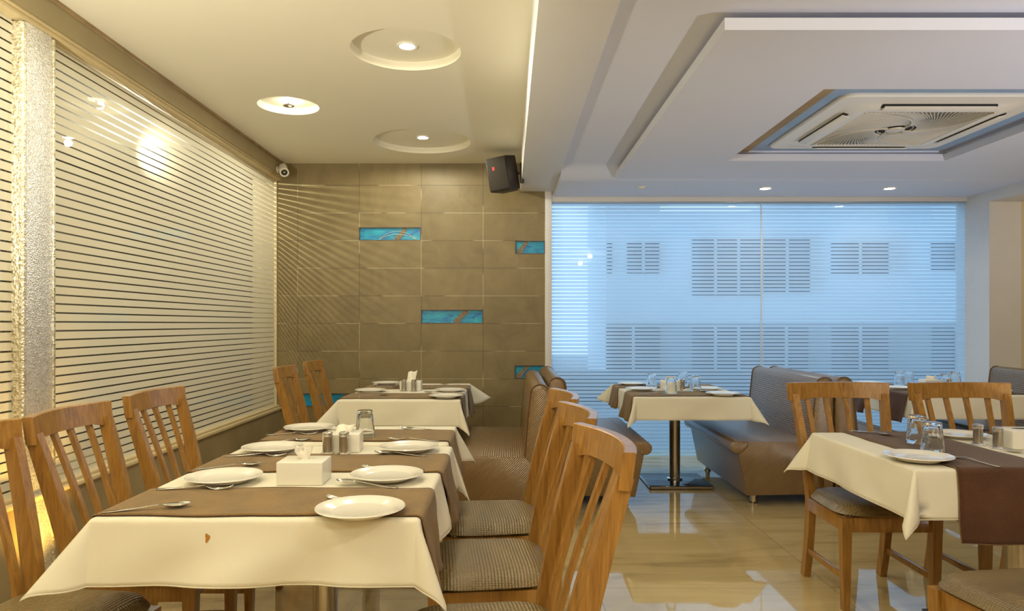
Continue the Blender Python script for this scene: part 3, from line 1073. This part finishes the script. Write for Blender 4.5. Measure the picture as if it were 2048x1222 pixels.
# right side of the long white tables (facing -X)
CR = R(90)
chair.put((-0.055, 1.93, 0), CR + R(8), 'big honey wood chair in the foreground, back turned to the aisle')
chair.put((-0.068, 2.56, 0), CR + R(6), 'honey wood chair behind the foreground chair, middle of three along the aisle')
chair.put((-0.072, 3.16, 0), CR + R(6), 'honey wood chair tucked in right beside the brown booth')
# right front table
chair.put((1.735, 3.44, 0), PI, 'wooden chair facing the camera beyond the right table, by the grey sofa')
chair.put((2.365, 3.43, 0), PI, 'wooden chair facing the camera beyond the right table, behind the shakers')
chair.put((1.665, 2.22, 0), R(8), 'wooden chair at the bottom right corner, only its seat in view')


# ------------------------------------------------------------------ booths
def make_sofa(length, label):
    """faces +X, back at x=0, length along Y from 0"""
    t = thing('booth_sofa', label, 'sofa', (0, 0, 0), 0, 'brown vinyl booth sofas')
    H = 0.92
    base = [(0.005, 0.085), (0.62, 0.075), (0.682, 0.376), (0.700, 0.460), (0.5, 0.462), (0.3, 0.458), (0.005, 0.452)]
    MB().prism(base, 'y', 0.004, length - 0.004, 0.012).build('seat_body', M['sofa'], t)
    roll = [(0.62, 0.4625), (0.61, 0.43), (0.655, 0.378)]
    for k in range(11):
        a = R(-100 + 190 * k / 10)
        roll.append((0.692 + 0.046 * math.cos(a), 0.419 + 0.046 * math.sin(a)))
    MB().prism(roll, 'y', 0.0, length, 0.010, 3).build('front_roll', M['sofa'], t)
    back = [(0.0, 0.375), (0.0, H - 0.05)]
    for k in range(9):
        a = R(180 - 180 * k / 8)
        back.append((0.065 + 0.062 * math.cos(a), H - 0.055 + 0.055 * math.sin(a)))
    back += [(0.145, 0.70), (0.165, 0.46), (0.165, 0.44), (0.11, 0.375)]
    bk = MB().prism(back, 'y', 0.0, length, 0.03, 4).build('backrest', M['sofa'], t)
    for y in (0.012, length - 0.012):
        MB().tube([(x, y, z) for x, z in back[1:-2]], 0.005, 6).build('piping', M['piping'], bk)
    for x in (0.10, 0.55):
        for y in (0.09, length - 0.09):
            MB().lathe([(0, 0.0), (0.033, 0.0), (0.033, 0.010), (0.022, 0.018), (0.021, 0.062), (0.027, 0.068), (0.027, 0.086), (0, 0.086)], 24, (x, y, 0), close=False).build('leg', M['chrome'], t, label='short polished steel leg')
    return t


sofa = Proto(make_sofa(1.36, 'sofa'))
sofa.put((0.268, 5.86, 0), PI, 'brown booth sofa facing the far white table by the tiled wall')
sofa.put((0.282, 5.05, 0), 0, 'brown booth sofa back-to-back with the tiled-wall booth, left of the window table')
sofa.put((2.325, 6.45, 0), PI, 'booth sofa on the right side of the window table')
sofa.put((2.338, 5.10, 0), 0, 'booth sofa hidden behind the slat chair, facing the far right table')
sofa.put((4.485, 6.48, 0), PI, 'booth sofa against the alcove, at the far right edge')


# ------------------------------------------------------------------ tables
TZ = 0.755
def make_table(x0, x1, y0, y1, label, px=None, py=None, hb=0.25):
    cx_, cy_ = (x0 + x1) / 2 if px is None else px, (y0 + y1) / 2 if py is None else py
    t = thing('dining_table', label, 'table', (cx_, cy_, 0), 0, 'pedestal dining tables')
    MB().box(x0 - cx_, x1 - cx_, y0 - cy_, y1 - cy_, TZ - 0.028, TZ, 0.004).build('table_top', M['tabletop'], t)
    MB().lathe([(0.044, 0.03), (0.044, TZ - 0.03)], 40).build('pole', M['steel'], t)
    MB().lathe([(0.044, 0.028), (0.062, 0.028), (0.062, 0.040), (0.052, 0.046), (0.044, 0.046)], 40, close=False).build('collar', M['chrome'], t)
    b = MB().box(-hb, hb, -hb, hb, 0.004, 0.028, 0.004).build('base_plate', M['blacktop'], t)
    rim = MB()
    for a in range(4):
        rim.box(-hb + 0.004, hb - 0.004, -hb - 0.0025, -hb + 0.0005, 0.006, 0.024, 0.001, 1, Matrix.Rotation(R(90 * a), 4, 'Z'))
    rim.build('edge_rim', M['steel'], b)
    return t


RO = 0.012
def prof(s, tilt, r=RO):
    am_ = PI / 2 - tilt
    s1 = r * am_
    if s <= s1:
        return r * math.sin(s / r), r * (1 - math.cos(s / r))
    o_, d_ = r * math.sin(am_), r * (1 - math.cos(am_))
    return o_ + (s - s1) * math.sin(tilt), d_ + (s - s1) * math.cos(tilt)


def samples(a, b, d, n, e):
    """parameter values from a-d to b+d, finer at the edges"""
    out = [a - d + d * i / e for i in range(e)]
    out += [a - 0.016, a - 0.010, a - 0.004]
    out += [a + (b - a) * i / n for i in range(n + 1)]
    out += [b + 0.004, b + 0.010, b + 0.016]
    out += [b + d * (i + 1) / e for i in range(e)]
    return sorted(set(round(v, 5) for v in out))


CLOTH = {}


def cloth(x0, x1, y0, y1, d, label, side=(6, 6, 6, 6), tips=(30, 30, 30, 30), seed=1, amp=4.0, skew=(0, 0, 0, 0)):
    """tablecloth draped over a top; side tilts W,E,S,N in degrees; corner tilts SW,SE,NW,NE"""
    rnd = random.Random(seed)
    ph = [rnd.uniform(0, 6.28) for _ in range(12)]
    z0 = TZ + 0.002
    us, vs2 = samples(x0, x1, d, 30, 14), samples(y0, y1, d, 30, 14)
    def P(u, v):
        ox, sx = (x0 - u, -1) if u < x0 else ((u - x1, 1) if u > x1 else (0, 0))
        oy, sy = (y0 - v, -1) if v < y0 else ((v - y1, 1) if v > y1 else (0, 0))
        bx, by = min(max(u, x0), x1), min(max(v, y0), y1)
        if ox <= 0 and oy <= 0:
            return (bx, by, z0)
        tw = side[0] if sx < 0 else side[1]
        ts = side[2] if sy < 0 else side[3]
        if ox > 0 and oy > 0:
            s = math.hypot(ox, oy)
            phi = math.atan2(oy, ox)
            k = (0 if sx < 0 else 1) + (0 if sy < 0 else 2)
            f_ = phi / (PI / 2)
            b_ = tw * (1 - f_) + ts * f_
            w = max(0.0, math.sin(2 * phi)) ** 2.2
            tilt = R(b_ + (tips[k] - b_) * w)
            o_, d_ = prof(s, tilt)
            phi2 = phi + R(skew[k]) * w
            return (bx + sx * o_ * math.cos(phi2), by + sy * o_ * math.sin(phi2), z0 - d_)
        if ox > 0:
            s, L_, pos, b_, q = ox, y1 - y0, (v - y0), tw, 0 if sx < 0 else 2
        else:
            s, L_, pos, b_, q = oy, x1 - x0, (u - x0), ts, 4 if sy < 0 else 6
        fade = min(1.0, pos / (0.25 * L_), (L_ - pos) / (0.25 * L_))
        wv = math.sin(pos * 11 + ph[q]) * 0.6 + math.sin(pos * 19 + ph[q + 1]) * 0.4
        wv += 0.45 * math.sin(pos * 15 + s * 26 + ph[q])
        b_ = b_ + amp * wv * fade * min(1.0, s / 0.06) * (1 if b_ > 2 else 0)
        o_, d_ = prof(s, R(max(0.3, b_)))
        return (bx + sx * o_, by, z0 - d_) if ox > 0 else (bx, by + sy * o_, z0 - d_)
    nu, nv = len(us), len(vs2)
    pts = [P(u, v) for u in us for v in vs2]
    fs = [(i * nv + j, (i + 1) * nv + j, (i + 1) * nv + j + 1, i * nv + j + 1) for i in range(nu - 1) for j in range(nv - 1)]
    ob = MB().add(pts, fs).build('tablecloth', M['cloth'], smooth=80, solid=0.002, fix=False)
    tag(ob, label, 'tablecloth', 'ivory tablecloths')
    rim = [P(u, vs2[0]) for u in us] + [P(us[-1], v) for v in vs2[1:]] + [P(u, vs2[-1]) for u in reversed(us[:-1])] + [P(us[0], v) for v in reversed(vs2[1:-1])]
    MB().tube(rim, 0.0028, 6, True).build('hem', M['cloth'], ob, smooth=80)
    CLOTH[(x0, x1, y0, y1)] = P
    return ob


def runner(axis, top, c0, c1, label, mat, drops, seed=1, wave=0.006, flare=0.0):
    """runner lying across the cloth on `top` along axis, width c0..c1, hanging over both table edges"""
    rnd = random.Random(seed)
    p1, p2, p3 = (rnd.uniform(0, 6.28) for _ in range(3))
    base = CLOTH[top]
    t0, t1 = (top[0], top[1]) if axis == 'x' else (top[2], top[3])
    dd = drops
    us = [t0 - dd[0] + dd[0] * i / 14 for i in range(14)] + [t0 - 0.018, t0 - 0.012, t0 - 0.006] + [t0 + (t1 - t0) * i / 40 for i in range(41)] + [t1 + 0.006, t1 + 0.012, t1 + 0.018] + [t1 + dd[1] * (i + 1) / 14 for i in range(14)]
    us = sorted(us)
    nw = 16
    def P(u, w):
        hang = max(0.0, t0 - u, u - t1)
        c = c0 + (c1 - c0) * w + wave * math.sin(u * 9 + p1 + 2 * w) + wave * 0.6 * math.sin(u * 23 + p2)
        if hang > 0:
            c = (c0 + c1) / 2 + (c - (c0 + c1) / 2) * (1 - flare * min(1, hang / 0.25))
        sd = -1 if u < t0 else 1
        x, y, z = base(u, c) if axis == 'x' else base(c, u)
        th = min(hang / RO, PI / 2)
        off = 0.0066 + (0.06 + 0.045 * math.sin(w * 10 + p3)) * max(0.0, hang - 0.02)
        o_, dz = sd * off * math.sin(th), 0.0066 * math.cos(th)
        return (x + o_, y, z + dz) if axis == 'x' else (x, y + o_, z + dz)
    nu = len(us)
    pts = [P(u, j / nw) for u in us for j in range(nw + 1)]
    fs = [(i * (nw + 1) + j, (i + 1) * (nw + 1) + j, (i + 1) * (nw + 1) + j + 1, i * (nw + 1) + j + 1) for i in range(nu - 1) for j in range(nw)]
    if axis == 'y':
        fs = [tuple(reversed(f)) for f in fs]
    ob = MB().add(pts, fs).build('table_runner', mat, smooth=80, solid=0.0016, fix=False)
    tag(ob, label, 'table runner', 'brown table runners')
    rim = [P(u, 0) for u in us] + [P(us[-1], j / nw) for j in range(1, nw + 1)] + [P(u, 1) for u in reversed(us[:-1])] + [P(us[0], j / nw) for j in range(nw - 1, 0, -1)]
    rim = [(x, y, z + 0.001) for x, y, z in rim]
    MB().tube(rim, 0.0022, 6, True).build('stitched_edge', M['runner_edge'], ob, smooth=80)
    return ob


# left: front table and small table behind it
A = (-1.155, -0.258, 1.995, 3.160)
make_table(*A, 'front pedestal table under the stained ivory cloth', px=-0.665, py=2.60)
c1 = cloth(*A, 0.185, 'ivory tablecloth with a small orange stain on its near side', side=(12, 7, 8, 0.5), tips=(40, 22, 8, 18), seed=3, skew=(-14, -14, -42, -42), amp=7)
st = MB()
def stain(u, v):
    a = 2 * PI * u
    rr = 0.0065 * v * (1 + 0.25 * math.sin(3 * a + 1))
    x, y, z = CLOTH[A](-0.83 + rr * math.cos(a), A[2] - 0.055 + 1.8 * rr * math.sin(a))
    return (x, y - 0.0034 + 0.0006 * v, z)
st.grid(stain, 20, 4)
st.build('stain', M['stain'], c1, label='orange brown food stain')
B_ = (-1.14, -0.285, 3.236, 3.775)
make_table(*B_, 'small pedestal table behind the front table, mostly hidden', py=3.715, hb=0.13)
cloth(*B_, 0.185, 'ivory tablecloth under the upturned glass, pushed against the front table', side=(10, 6, 0.5, 8), tips=(8, 20, 30, 34), seed=5, skew=(-42, -42, 0, 0))
runner('x', A, 2.005, 2.335, 'brown runner along the near edge of the stained cloth', M['runner'], (0.12, 0.225), 2, flare=0.25)
runner('x', A, 2.600, 2.935, 'brown runner between the two tissue boxes', M['runner'], (0.12, 0.235), 4, flare=0.3)
runner('x', B_, 3.285, 3.615, 'brown runner beneath the upturned glass on the small table', M['runner'], (0.12, 0.22), 6, flare=0.2)
# far left table by the tiled wall
D = (-1.205, -0.353, 5.08, 6.50)
make_table(*D, 'pedestal table nearest the tiled wall')
cloth(*D, 0.19, 'ivory tablecloth on the table nearest the tiled wall', side=(14, 6, 6, 6), tips=(46, 24, 30, 58), seed=8, skew=(-12, 0, 0, -14))
runner('x', D, 5.16, 5.52, 'brown runner at the near end of the table by the tiled wall', M['runner'], (0.12, 0.24), 9)
runner('x', D, 5.92, 6.26, 'brown runner at the far end of the table by the tiled wall', M['runner'], (0.12, 0.24), 10)
# window table
E_ = (0.945, 1.785, 5.275, 6.44)
make_table(*E_, 'steel-legged pedestal table before the frosted window')
cloth(*E_, 0.17, 'ivory tablecloth on the window table between two sofas', side=(7, 7, 5, 6), tips=(24, 36, 52, 26), seed=12)
runner('x', E_, 5.335, 5.68, 'brown runner at the near end of the window table', M['runner'], (0.20, 0.12), 13)
runner('x', E_, 6.02, 6.34, 'brown runner at the far end of the window table', M['runner'], (0.18, 0.12), 14)
# far right table
G = (3.07, 3.93, 5.40, 6.50)
make_table(*G, 'pedestal table at the far right beside the corner pier')
cloth(*G, 0.18, 'ivory tablecloth on the far right table, seen through the chair slats', side=(7, 7, 4, 6), tips=(22, 30, 30, 30), seed=15)
runner('x', G, 5.47, 5.80, 'dark runner hanging off the near end of the far right table', M['runner_y'], (0.22, 0.12), 16)
runner('x', G, 6.06, 6.38, 'dark runner hanging off the far end of the far right table', M['runner_y'], (0.22, 0.12), 17)
# right front table
H_ = (1.525, 2.87, 2.675, 3.56)
make_table(*H_, 'right foreground pedestal table under a long dark runner', px=2.10, py=2.95)
cloth(*H_, 0.19, 'ivory tablecloth on the right foreground table', side=(9, 7, 4, 0.8), tips=(24, 20, 34, 10), seed=19, skew=(0, 0, 0, 0))
runner('y', H_, 1.672, 2.05, 'dark brown runner hanging to the front of the right foreground table', M['runner_y'], (0.275, 0.16), 20, 0.004)
runner('y', H_, 2.36, 2.74, 'dark brown runner at the right end of the right foreground table', M['runner_y'], (0.275, 0.16), 21, 0.004)


# ------------------------------------------------------------------ tableware
ZCLO = TZ + 0.0046     # resting height on cloth
ZRUN = TZ + 0.0108     # resting height on a runner

pl = thing('dinner_plate', 'plate', 'plate', (0, 0, 0), 0, 'white dinner plates')
MB().lathe([(0, 0.004), (0.070, 0.004), (0.072, 0.0), (0.078, 0.0), (0.080, 0.005), (0.098, 0.011), (0.118, 0.0155), (0.1245, 0.017), (0.126, 0.019), (0.1245, 0.021),
            (0.117, 0.0195), (0.099, 0.0160), (0.084, 0.0100), (0.076, 0.0085), (0, 0.008)], 72, close=False).build('plate_body', M['china'], pl)
plate = Proto(pl)


CS = 1.3


def loft(rows):
    """rows: (x, halfwidth, z, dish) -> strip with 6 spans across"""
    mb = MB()
    m_ = 6
    vs_ = []
    for x, hw, z, dish in [(x * CS, hw * 1.2, z, d) for x, hw, z, d in rows]:
        for k in range(m_ + 1):
            tt = -1 + 2 * k / m_
            vs_.append((x, hw * tt, z - dish * (1 - tt * tt)))
    fs = [(i * (m_ + 1) + k, (i + 1) * (m_ + 1) + k, (i + 1) * (m_ + 1) + k + 1, i * (m_ + 1) + k + 1) for i in range(len(rows) - 1) for k in range(m_)]
    return mb.add(vs_, fs)


HANDLE = [(-0.100, 0.003, 0.001, 0), (-0.098, 0.0075, 0.001, 0), (-0.085, 0.0085, 0.0015, 0), (-0.06, 0.0068, 0.003, 0), (-0.03, 0.0048, 0.006, 0), (0.0, 0.0036, 0.010, 0), (0.020, 0.0034, 0.012, 0)]
sp = thing('spoon', 'spoon', 'spoon', (0, 0, 0), 0, 'steel spoons')
loft(HANDLE).build('handle', M['chrome'], sp, smooth=60, solid=0.0016)
rows = []
for k in range(15):
    u = k / 14
    hw = 0.0195 * (math.sin(PI * min(1, u * 0.93 + 0.045)) ** 0.62) * (0.82 + 0.18 * math.sin(PI * u * 0.8))
    rows.append((0.020 + 0.058 * u, max(0.003, hw), 0.0118 - 0.001 * math.sin(PI * u), 0.0088 * math.sin(PI * u) ** 0.6))
loft(rows).build('bowl', M['chrome'], sp, smooth=60, solid=0.0014)
spoon = Proto(sp)
fk = thing('fork', 'fork', 'fork', (0, 0, 0), 0, 'steel forks')
loft(HANDLE).build('handle', M['chrome'], fk, smooth=60, solid=0.0016)
fh = MB()
xsf = [0.020, 0.026, 0.034, 0.042, 0.048, 0.056, 0.066, 0.078, 0.086]
hwf = [0.0034, 0.008, 0.0115, 0.012, 0.012, 0.012, 0.0118, 0.0115, 0.0108]
zf = [0.012, 0.0105, 0.007, 0.004, 0.003, 0.003, 0.004, 0.007, 0.011]
m_ = 14
vs_ = []
for x, hw, z in zip(xsf, hwf, zf):
    for k in range(m_ + 1):
        vs_.append((x * CS, 1.2 * hw * (-1 + 2 * k / m_), z))
fs = []
for i in range(len(xsf) - 1):
    for k in range(m_):
        if i >= 3 and k in (3, 7, 11):
            continue
        fs.append((i * (m_ + 1) + k, (i + 1) * (m_ + 1) + k, (i + 1) * (m_ + 1) + k + 1, i * (m_ + 1) + k + 1))
fh.add(vs_, fs)
fh.build('tines', M['chrome'], fk, smooth=60, solid=0.0014)
fork = Proto(fk)

# ribbed tumbler standing upside down (rim on the cloth)
def flute(r, z, a):
    if 0.048 < z < 0.118 and r > 0.026:
        w = min(1, (z - 0.048) / 0.012, (0.118 - z) / 0.008)
        return r - 0.0022 * w * (0.5 + 0.5 * math.cos(10 * a))
    return r
tm = thing('tumbler', 'glass', 'glass', (0, 0, 0), 0, 'upturned glass tumblers')
MB().lathe([(0.0445, 0.0005), (0.0455, 0.002), (0.0450, 0.02), (0.0435, 0.045), (0.042, 0.058), (0.040, 0.075), (0.038, 0.095), (0.0365, 0.112), (0.0355, 0.122), (0.033, 0.1255),
            (0.020, 0.1255), (0.0, 0.124), (0.0, 0.110), (0.026, 0.110), (0.031, 0.104), (0.0335, 0.085), (0.036, 0.065), (0.039, 0.045), (0.0415, 0.02), (0.0425, 0.002)], 80, mod=flute, close=False).add([], []).build('tumbler_body', M['glass'], tm, smooth=50)
tumbler = Proto(tm)
sh = thing('shaker', 'shaker', 'shaker', (0, 0, 0), 0, 'steel salt and pepper shakers')
MB().lathe([(0, 0.0), (0.0285, 0.0), (0.0295, 0.003), (0.026, 0.007), (0.0205, 0.010), (0.0205, 0.012)], 36, close=False).build('base', M['chrome'], sh)
MB().lathe([(0.0205, 0.010), (0.020, 0.014), (0.020, 0.070), (0.0205, 0.073), (0, 0.073)], 36, close=False).build('body', M['steel'], sh)
MB().lathe([(0.0205, 0.072), (0.0225, 0.074), (0.0225, 0.078), (0.0205, 0.080), (0.0205, 0.083), (0.022, 0.085), (0.022, 0.089), (0.018, 0.093), (0.010, 0.0955), (0, 0.096)], 36, close=False).build('cap', M['chrome'], sh)
shaker = Proto(sh)


def tissue_box(loc, rz, label, style, w=0.155, dp=0.125, h=0.078):
    t = thing('tissue_box', label, 'tissue box', loc, rz, 'white tissue boxes')
    MB().box(-w / 2, w / 2, -dp / 2, dp / 2, 0, h, 0.004, 3).build('box_body', M['plastic'], t)
    MB().prism([(0.045 * math.cos(2 * PI * k / 32), 0.017 * math.sin(2 * PI * k / 32)) for k in range(32)], 'z', h - 0.001, h + 0.0006).build('slot', M['dark'] if style == 'empty' else M['plastic'], t)
    if style == 'empty':
        return t
    if style == 'crumple':
        def fn(u, v):
            a = 2 * PI * u
            r = 0.012 + 0.020 * v * (1 + 0.35 * math.sin(3 * a + 1.3) + 0.25 * math.sin(5 * a)) - 0.014 * v * v
            z = h + 0.036 * v ** 0.8 * (1 + 0.25 * math.sin(2 * a + 2) + 0.12 * math.sin(7 * a))
            return (r * math.cos(a) * 1.2 - 0.008 * v, r * math.sin(a) * 0.8, z)
        MB().grid(fn, 48, 10).build('tissue', M['paper'], t, smooth=40)
    else:
        tall = 0.085 if style == 'sheet' else 0.035
        def fn(u, v):
            x = -0.034 + 0.068 * u * (1 + 0.12 * v) + 0.008 * v
            y = 0.010 * math.sin(u * 5 + 0.6) * (0.4 + v) + 0.014 * v * v + 0.004 * math.sin(11 * u + 5 * v)
            z = h - 0.002 + tall * v * (0.82 + 0.18 * u + 0.06 * math.sin(7 * u))
            return (x, y, z)
        MB().grid(fn, 18, 12).build('tissue', M['paper'], t, smooth=60, solid=0.0008)
    return t


def put_plate(x, y, z, label):
    plate.put((x, y, z), random.uniform(0, 6), label)


RT = PI
# --- front table
put_plate(-0.417, 2.02, ZRUN, 'white plate nearest the camera, on the front runner')
put_plate(-0.419, 2.475, ZRUN, 'white plate beside the first tissue box on the aisle side')
put_plate(-0.420, 3.030, ZRUN, 'white plate on the aisle side behind the shakers of the front table')
put_plate(-0.968, 2.440, ZRUN, 'white plate on the window side level with the first tissue box')
put_plate(-0.995, 3.020, ZRUN, 'white plate on the window side left of the front table shakers')
put_plate(-1.000, 3.600, ZRUN, 'white plate at the far left corner of the small table')
spoon.put((-1.025, 2.062, ZRUN), R(17), 'steel spoon alone at the near left of the front table')
fork.put((-1.005, 2.312, ZRUN), R(3), 'steel fork in front of the plate left of the first tissue box')
spoon.put((-1.025, 2.665, ZRUN), R(19), 'steel spoon behind the plate left of the first tissue box')
fork.put((-1.010, 2.890, ZRUN), R(5), 'steel fork in front of the plate left of the shakers')
spoon.put((-1.005, 3.275, ZCLO), R(22), 'steel spoon half hidden behind the plate left of the shakers')
fork.put((-1.035, 3.455, ZRUN), R(8), 'steel fork in front of the plate at the far left corner of the small table')
spoon.put((-0.480, 2.368, ZRUN), RT - R(20), 'steel spoon in front of the plate beside the first tissue box')
fork.put((-0.435, 2.645, ZRUN), RT - R(10), 'steel fork behind the plate beside the first tissue box')
fork.put((-0.445, 2.165, ZRUN), RT - R(14), 'steel fork behind the nearest plate')
spoon.put((-0.450, 2.915, ZRUN), RT - R(14), 'steel spoon behind the runner next to the second tissue box')
fork.put((-0.445, 3.290, ZRUN), RT - R(14), 'steel fork behind the aisle-side plate of the third setting')
spoon.put((-0.455, 3.640, ZCLO), RT - R(12), 'steel spoon at the far edge of the small table')
tissue_box((-0.698, 2.452, ZCLO), 0, 'white tissue box with crumpled tissue, nearest the camera', 'crumple')
tissue_box((-0.705, 3.060, ZCLO), R(4), 'white tissue box just behind the front table shakers', 'tuft')
shaker.put((-0.748, 2.965, ZCLO), 0, 'steel shaker on the window side before the second tissue box')
shaker.put((-0.680, 2.965, ZCLO), 0, 'steel shaker on the aisle side before the second tissue box')
tumbler.put((-0.678, 3.395, ZRUN), 0, 'upturned tumbler on the small table beyond the tissue box')
# --- far left table
put_plate(-0.450, 5.20, ZRUN, 'white plate at the near aisle corner of the far left table')
put_plate(-0.465, 5.72, ZCLO, 'white plate right of the far left table shakers')
put_plate(-1.095, 5.70, ZCLO, 'white plate left of the far left table shakers')
put_plate(-1.075, 6.33, ZRUN, 'white plate at the tiled-wall end of the far left table')
spoon.put((-0.985, 5.30, ZRUN), R(18), 'steel spoon at the near left of the far left table')
fork.put((-1.04, 5.56, ZCLO), R(6), 'steel fork in front of the plate left of the far table shakers')
spoon.put((-1.00, 5.98, ZRUN), R(20), 'steel spoon between the two window-side plates of the far left table')
fork.put((-1.03, 6.18, ZRUN), R(6), 'steel fork in front of the plate nearest the tiled wall')
spoon.put((-0.56, 5.575, ZCLO), RT - R(16), 'steel spoon in front of the plate right of the far table shakers')
fork.put((-0.54, 5.95, ZRUN), RT - R(14), 'steel fork behind the plate right of the far table shakers')
spoon.put((-0.50, 6.32, ZCLO), RT - R(14), 'steel spoon at the far aisle corner of the far left table')
shaker.put((-0.835, 5.735, ZCLO), 0, 'window-side steel shaker on the far left table')
shaker.put((-0.755, 5.735, ZCLO), 0, 'aisle-side steel shaker on the far left table')
tissue_box((-0.79, 5.835, ZCLO), 0, 'white tissue box with one tall upright sheet, far left table', 'sheet', 0.17, 0.12)
# --- window table
put_plate(1.615, 5.375, ZRUN, 'white plate at the near right corner of the window table')
put_plate(1.075, 5.76, ZRUN, 'white plate at the near left of the window table')
put_plate(1.625, 5.86, ZCLO, 'white plate behind the right-hand tumbler of the window table')
put_plate(1.085, 6.26, ZRUN, 'white plate at the far left corner of the window table')
fork.put((1.12, 5.47, ZRUN), R(16), 'steel fork at the near edge of the window table')
spoon.put((1.225, 5.70, ZCLO), R(14), 'steel spoon beside the near left plate of the window table')
fork.put((1.22, 6.12, ZRUN), R(10), 'steel fork before the far left plate of the window table')
spoon.put((1.60, 5.60, ZRUN), RT - R(14), 'steel spoon between the right-hand plates of the window table')
tumbler.put((1.205, 6.00, ZCLO), 0, 'upturned tumbler at the left of the window table, standing alone')
tumbler.put((1.255, 5.50, ZRUN), 0, 'upturned tumbler nearest the camera on the window table, before the tissue box')
tumbler.put((1.508, 6.16, ZRUN), 0, 'upturned tumbler behind the tissue box of the window table')
tumbler.put((1.498, 5.72, ZCLO), 0, 'upturned tumbler at the right of the window table')
tissue_box((1.335, 5.905, ZCLO), 0, 'white tissue box in the middle of the window table', 'tuft', 0.14, 0.11)
shaker.put((1.415, 5.80, ZCLO), 0, 'steel shaker beside the tissue box of the window table')
# --- far right table
put_plate(3.20, 6.33, ZRUN, 'white plate at the far left corner of the far right table')
put_plate(3.215, 5.86, ZRUN, 'white plate between the two chair backs, on the far right table')
put_plate(3.80, 5.60, ZRUN, 'white plate at the right edge of the far right table, under the alcove sofa')
fork.put((3.24, 5.66, ZRUN), R(12), 'steel fork before the plate between the two chair backs')
tumbler.put((3.36, 6.14, ZRUN), 0, 'upturned tumbler on the far right table, farthest from the pier')
tumbler.put((3.54, 6.32, ZRUN), 0, 'upturned tumbler second from the left on the far right table')
tumbler.put((3.66, 5.98, ZCLO), 0, 'upturned tumbler third from the left on the far right table')
tumbler.put((3.84, 6.14, ZRUN), 0, 'upturned tumbler nearest the corner pier')
tissue_box((3.52, 5.96, ZCLO), 0, 'white tissue box among the tumblers of the far right table', 'tuft', 0.14, 0.11)
shaker.put((3.60, 5.84, ZCLO), 0, 'steel shaker right of the tissue box on the far right table')
# --- right front table
put_plate(1.615, 2.815, ZRUN, 'white plate at the near left corner of the right foreground table')
put_plate(2.150, 3.42, ZCLO, 'white plate beyond the shakers on the right foreground table')
spoon.put((1.770, 3.475, ZRUN), R(-58), 'steel spoon beside the chair at the back of the right foreground table')
fork.put((1.800, 2.790, ZRUN), R(104), 'steel fork right of the near plate on the right foreground table')
spoon.put((2.165, 2.955, ZCLO), R(128), 'steel spoon cut off by the right edge of the picture')
tumbler.put((1.772, 2.985, ZRUN), R(9), 'front one of the two upturned tumblers on the right foreground table')
tumbler.put((1.835, 3.205, ZRUN), 0, 'rear one of the two upturned tumblers on the right foreground table')
shaker.put((2.100, 3.195, ZCLO), 0, 'steel shaker nearer the tumblers on the right foreground table')
shaker.put((2.128, 3.105, ZCLO), 0, 'steel shaker nearer the tissue box on the right foreground table')
tissue_box((2.255, 3.135, ZCLO), R(-3), 'white tissue box with empty dark slot, right foreground table', 'empty', 0.16, 0.13, 0.082)
